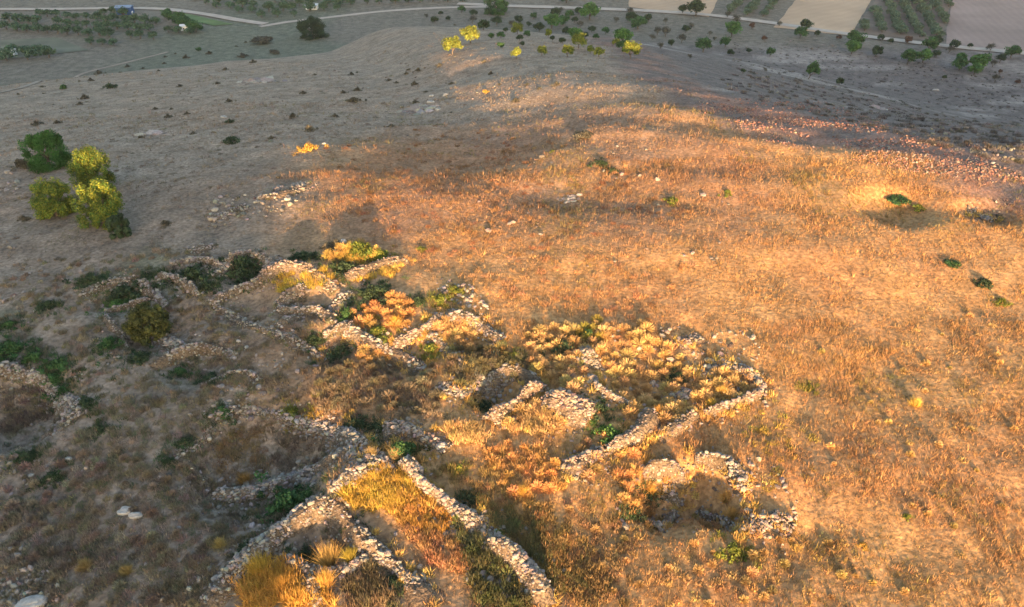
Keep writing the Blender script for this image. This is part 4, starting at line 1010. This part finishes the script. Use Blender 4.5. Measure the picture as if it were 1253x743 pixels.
orchard([(1052, 38), (1150, 49), (1164, -6), (1086, -6)], 4.6, 3.0, math.radians(72), 3.7, OLR, 'grey green tree of the planted rows between tan and mauve fields', 'planted rows at top right', jit=.3, hs=.75, miss=.02)
orchard([(874, 15), (930, 24), (975, -6), (895, -6)], 5.0, 3.8, math.radians(65), 3.5, OLR, 'grey green tree of the plantation left of the tan stubble field', 'plantation left of the stubble field', jit=.3, hs=.75)
orchard([(645, -5), (765, -5), (765, 3), (690, 4), (645, 1)], 7, 6, 0, 4.2, OL, 'tree in the green strip at the top centre beyond the road', 'tree strip at top centre')
orchard([(172, 14), (185, 13), (238, 36), (250, 38), (244, 42), (225, 36)], 4.6, 3.4, math.radians(-50), 3.8, [TREES['green'][0][0], TREES['green'][1][0]], 'dark green tree of the hedge beside the bright green plot', 'hedge beside the bright green plot', hs=.9)

# ------------------------------------------------------------------ small buildings, boulders
def box_v(x0, x1, y0, y1, z0, z1):
    v = np.array([(x, y, z) for z in (z0, z1) for (x, y) in ((x0, y0), (x1, y0), (x1, y1), (x0, y1))], float)
    f = np.array([(0, 3, 2, 1), (4, 5, 6, 7), (0, 1, 5, 4), (1, 2, 6, 5), (2, 3, 7, 6), (3, 0, 4, 7)]); return v, f
def box_obj(name, dims, mat, parent):
    v, f = box_v(*dims); return link(name, fast_mesh(name, v, f, None, [mat]), parent=parent)
M_BLUE = mat_plain('blue_sheet_metal', (.03, .075, .19), .5, 1.5, .2); M_BLUEROOF = mat_plain('blue_grey_roof', (.16, .22, .33), .5, 1.5, .2)
M_WHITE = mat_plain('white_render', (.74, .75, .75), .7, 1.2, .08); M_GREYR = mat_plain('grey_roof', (.5, .54, .58), .7, 1.5, .1); M_DOOR = mat_plain('dark_opening', (.05, .05, .055), .7, 2, .1)
def hut(px, py, w, d, h, rz, wall_m, roof_m, name, label, cat, gable=.5):
    p = pix(px, py)[0]
    e = bpy.data.objects.new(name, None); C.objects.link(e); e.location = p; e.rotation_euler = (0, 0, rz); tag(e, label, cat)
    wall_o = box_obj('wall', (-w / 2, w / 2, -d / 2, d / 2, -.4, h), wall_m, e)
    o_ = .2
    v = np.array([(-w / 2 - o_, -d / 2 - o_, h), (w / 2 + o_, -d / 2 - o_, h), (w / 2 + o_, d / 2 + o_, h), (-w / 2 - o_, d / 2 + o_, h),
                  (-w / 2 - o_, -d / 2 - o_, h + .12), (w / 2 + o_, -d / 2 - o_, h + .12), (w / 2 + o_, d / 2 + o_, h + .12), (-w / 2 - o_, d / 2 + o_, h + .12), (-w / 2 - o_, 0, h + gable), (w / 2 + o_, 0, h + gable)], float)
    link('roof', _poly('roof', v + np.array([0, 0, .003]), [(0, 3, 2, 1), (0, 1, 5, 4), (2, 3, 7, 6), (4, 5, 9, 8), (6, 7, 8, 9), (1, 2, 6, 9, 5), (3, 0, 4, 8, 7)], roof_m), parent=e)
    box_obj('door', (-.18 * w, -.0 * w, -d / 2 - .03, -d / 2 + .02, 0, min(2.0, h * .7)), M_DOOR, e)
    return e
def _poly(name, v, f, m):
    me = bpy.data.meshes.new(name); me.from_pydata([tuple(a) for a in v], [], f); me.materials.append(m); me.update(); return me
hut(154, 17, 4.4, 3.0, 2.1, .1, M_BLUE, M_BLUEROOF, 'shed', 'dark blue shed beside the road at top left', 'shed')
hut(382, 11, 3.6, 2.6, 1.2, .05, M_WHITE, M_GREYR, 'hut', 'low white roofed hut among the olives beyond the far track', 'hut')
hut(227, 37, 2.2, 1.8, 1.2, .2, M_WHITE, M_GREYR, 'hut', 'little white hut at the end of the dark hedge', 'hut')
hut(18, 68, 1.1, 1.1, 1.6, .0, M_WHITE, M_WHITE, 'water_tank', 'small white tank on the grassy plot at the left edge', 'tank', .25)
hut(2, 68, 2.0, 1.6, 1.0, .0, M_WHITE, M_WHITE, 'hut', 'small white hut cut by the left edge beside the white tank', 'hut')
hut(160, 17.5, 1.2, .9, .7, .3, M_WHITE, M_WHITE, 'crate', 'small pale crate in front of the blue shed', 'crate', .1)

def boulder(px, py, w, flat, label, seed, tone=(.34, .325, .30)):
    r_ = np.random.RandomState(seed); p = pix(px, py)[0]; d = px_size(p, w) / 2
    import bmesh
    bm = bmesh.new(); bmesh.ops.create_icosphere(bm, subdivisions=3, radius=1)
    co = np.array([v.co[:] for v in bm.verts])
    n1 = fbm(co[:, 0] + seed, co[:, 1] + co[:, 2] * 1.7, .9, 3)
    co = np.sign(co) * np.abs(co) ** .7
    co = co * (1 + .28 * n1)[:, None] * np.array([d, d * r_.uniform(.5, .8), d * flat])
    Fb = np.array([[v.index for v in f.verts] for f in bm.faces]); bm.free()
    T = np.clip(np.array([tone]) * (1 + .2 * n1)[:, None], .02, .8)
    o = link('boulder', fast_mesh('boulder', co, Fb, T, [M_STONE], False), (p[0], p[1], p[2] + d * flat * .25), rz=r_.uniform(-.3, .3))
    return tag(o, label, 'boulder')
def outcrop(px, py, w, label, seed, tone=1.0, n=46):
    r_ = np.random.RandomState(seed); p = pix(px, py)[0]; d = px_size(p, w)
    a = r_.normal(0, .24, n) * d; b = r_.normal(0, .13, n) * d + a * .15
    x = p[0] + a; y = p[1] + b
    sz = d * .1 * np.exp(r_.normal(0, .45, n))
    P = np.stack([x, y, terrain(x, y) - sz * .05], -1) - p
    v, f, t = stone_batch(P, sz, r_, stone_tints(n, r_, 0, tone), flat=.32)
    o = link('rock_outcrop', fast_mesh('rock_outcrop', v, f, t, [M_STONE]), p)
    return tag(o, label, 'rock outcrop')
for i, (px, py, w, fl, lab) in enumerate([
    (517, 134, 42, .10, 'long flat pale rock slab on the upper slope'), (528, 118, 6, .6, 'small white boulder, left of two above the long slab'), (545, 117, 7, .6, 'small white boulder, right of two above the long slab'), (527, 126, 9, .5, 'small white boulder just over the long slab'),
    (397, 177, 6, .7, 'white stone touching the glowing golden bush'), (87, 486, 8, .7, 'white boulder at the end of the left weedy trail'), (352, 155 + 90, 10, .5, 'grey boulder by the broken stone ring'), (420, 298, 9, .9, 'round orange lit boulder at the top of the ruin'),
    (292, 418, 6, .7, 'white stone alone above the arched wall'), (166, 632, 16, .5, 'flat white boulder at the lower left slope, right of a bluish one'), (154, 626, 18, .4, 'flat bluish boulder at the lower left slope'),
    (84, 562, 8, .6, 'white stone on the upper part of the lower left slope'), (274, 144, 8, .5, 'white stone at the dark green mat of scrub'), (320, 100, 38, .06, 'pale flat bedrock patch on the left slope'),
    (186, 164, 26, .07, 'pale bedrock patch on the slope above the bush cluster'), (694, 244, 24, .12, 'bluish flat rock in the orange slope'), (40, 738, 34, .3, 'bluish white rock cut by the bottom left corner'), (1215, 200, 5, .6, 'white stone on the stony brow at right'), (1145, 111, 8, .4, 'pale rock in the dark valley, right of centre'), (1075, 133, 20, .15, 'white flat rock in the dark valley above the pink brow'),
    (540, 547, 14, .6, 'pink lit boulder beside the short lit heap')]):
    if fl < .2: outcrop(px, py, w * 1.15, lab.replace('flat pale rock slab', 'flat pale rock streak'), i + 3, 1.15)
    else: boulder(px, py, w, fl, lab, i + 3)

# ------------------------------------------------------------------ light, sky, camera
sc = bpy.context.scene
world = bpy.data.worlds.new('World'); sc.world = world; world.use_nodes = True
nt = world.node_tree; bgn = nt.nodes['Background']
sky = nt.nodes.new('ShaderNodeTexSky'); sky.sky_type = 'NISHITA'; sky.sun_disc = False; sky.dust_density = 2.5; sky.ozone_density = 1.0; sky.air_density = 1.0
sky.sun_elevation = SUN_EL; sky.sun_rotation = math.atan2(-SD[0], -SD[1])
nt.links.new(sky.outputs[0], bgn.inputs['Color']); bgn.inputs['Strength'].default_value = SKY_STRENGTH
sun = bpy.data.lights.new('sun', 'SUN'); sun.energy = SUN_STRENGTH; sun.angle = math.radians(.5); sun.color = SUN_COLOR
so = bpy.data.objects.new('sun', sun); C.objects.link(so)
dv = Vector((SD[0] * math.cos(SUN_EL), SD[1] * math.cos(SUN_EL), -math.sin(SUN_EL)))
so.rotation_euler = dv.to_track_quat('-Z', 'Y').to_euler(); so.location = (20, -40, 60)
cam = bpy.data.cameras.new('camera'); cam.sensor_width = 36; cam.lens = 36 * F_PX / W_PX; cam.clip_end = 12000; cam.clip_start = .5
co = bpy.data.objects.new('camera', cam); C.objects.link(co); co.location = CAM; co.rotation_euler = (math.pi / 2 - PITCH, 0, 0)
sc.camera = co
sc.view_settings.view_transform = 'Standard'; sc.view_settings.look = 'None'; sc.view_settings.gamma = 1.0; sc.view_settings.exposure = EXPOSURE
sc.cycles.use_denoising = True; sc.cycles.max_bounces = 5; sc.cycles.diffuse_bounces = 3; sc.cycles.filter_width = 1.5

# ------------------------------------------------------------------ the evening air
if HAZE:
    hm, hnt, hout = new_mat('evening_haze')
    pv = hnt.nodes.new('ShaderNodeVolumePrincipled'); pv.inputs['Color'].default_value = (.72, .84, 1.0, 1); pv.inputs['Density'].default_value = HAZE
    hnt.links.new(pv.outputs[0], hout.inputs['Volume'])
    v, f = box_v(-3900, 3900, -1000, 5000, float(gz.min()) - 1.0, 27.0)
    tag(link('haze', fast_mesh('haze', v, f, None, [hm])), 'thin evening haze over the plain', 'haze', kind='stuff')
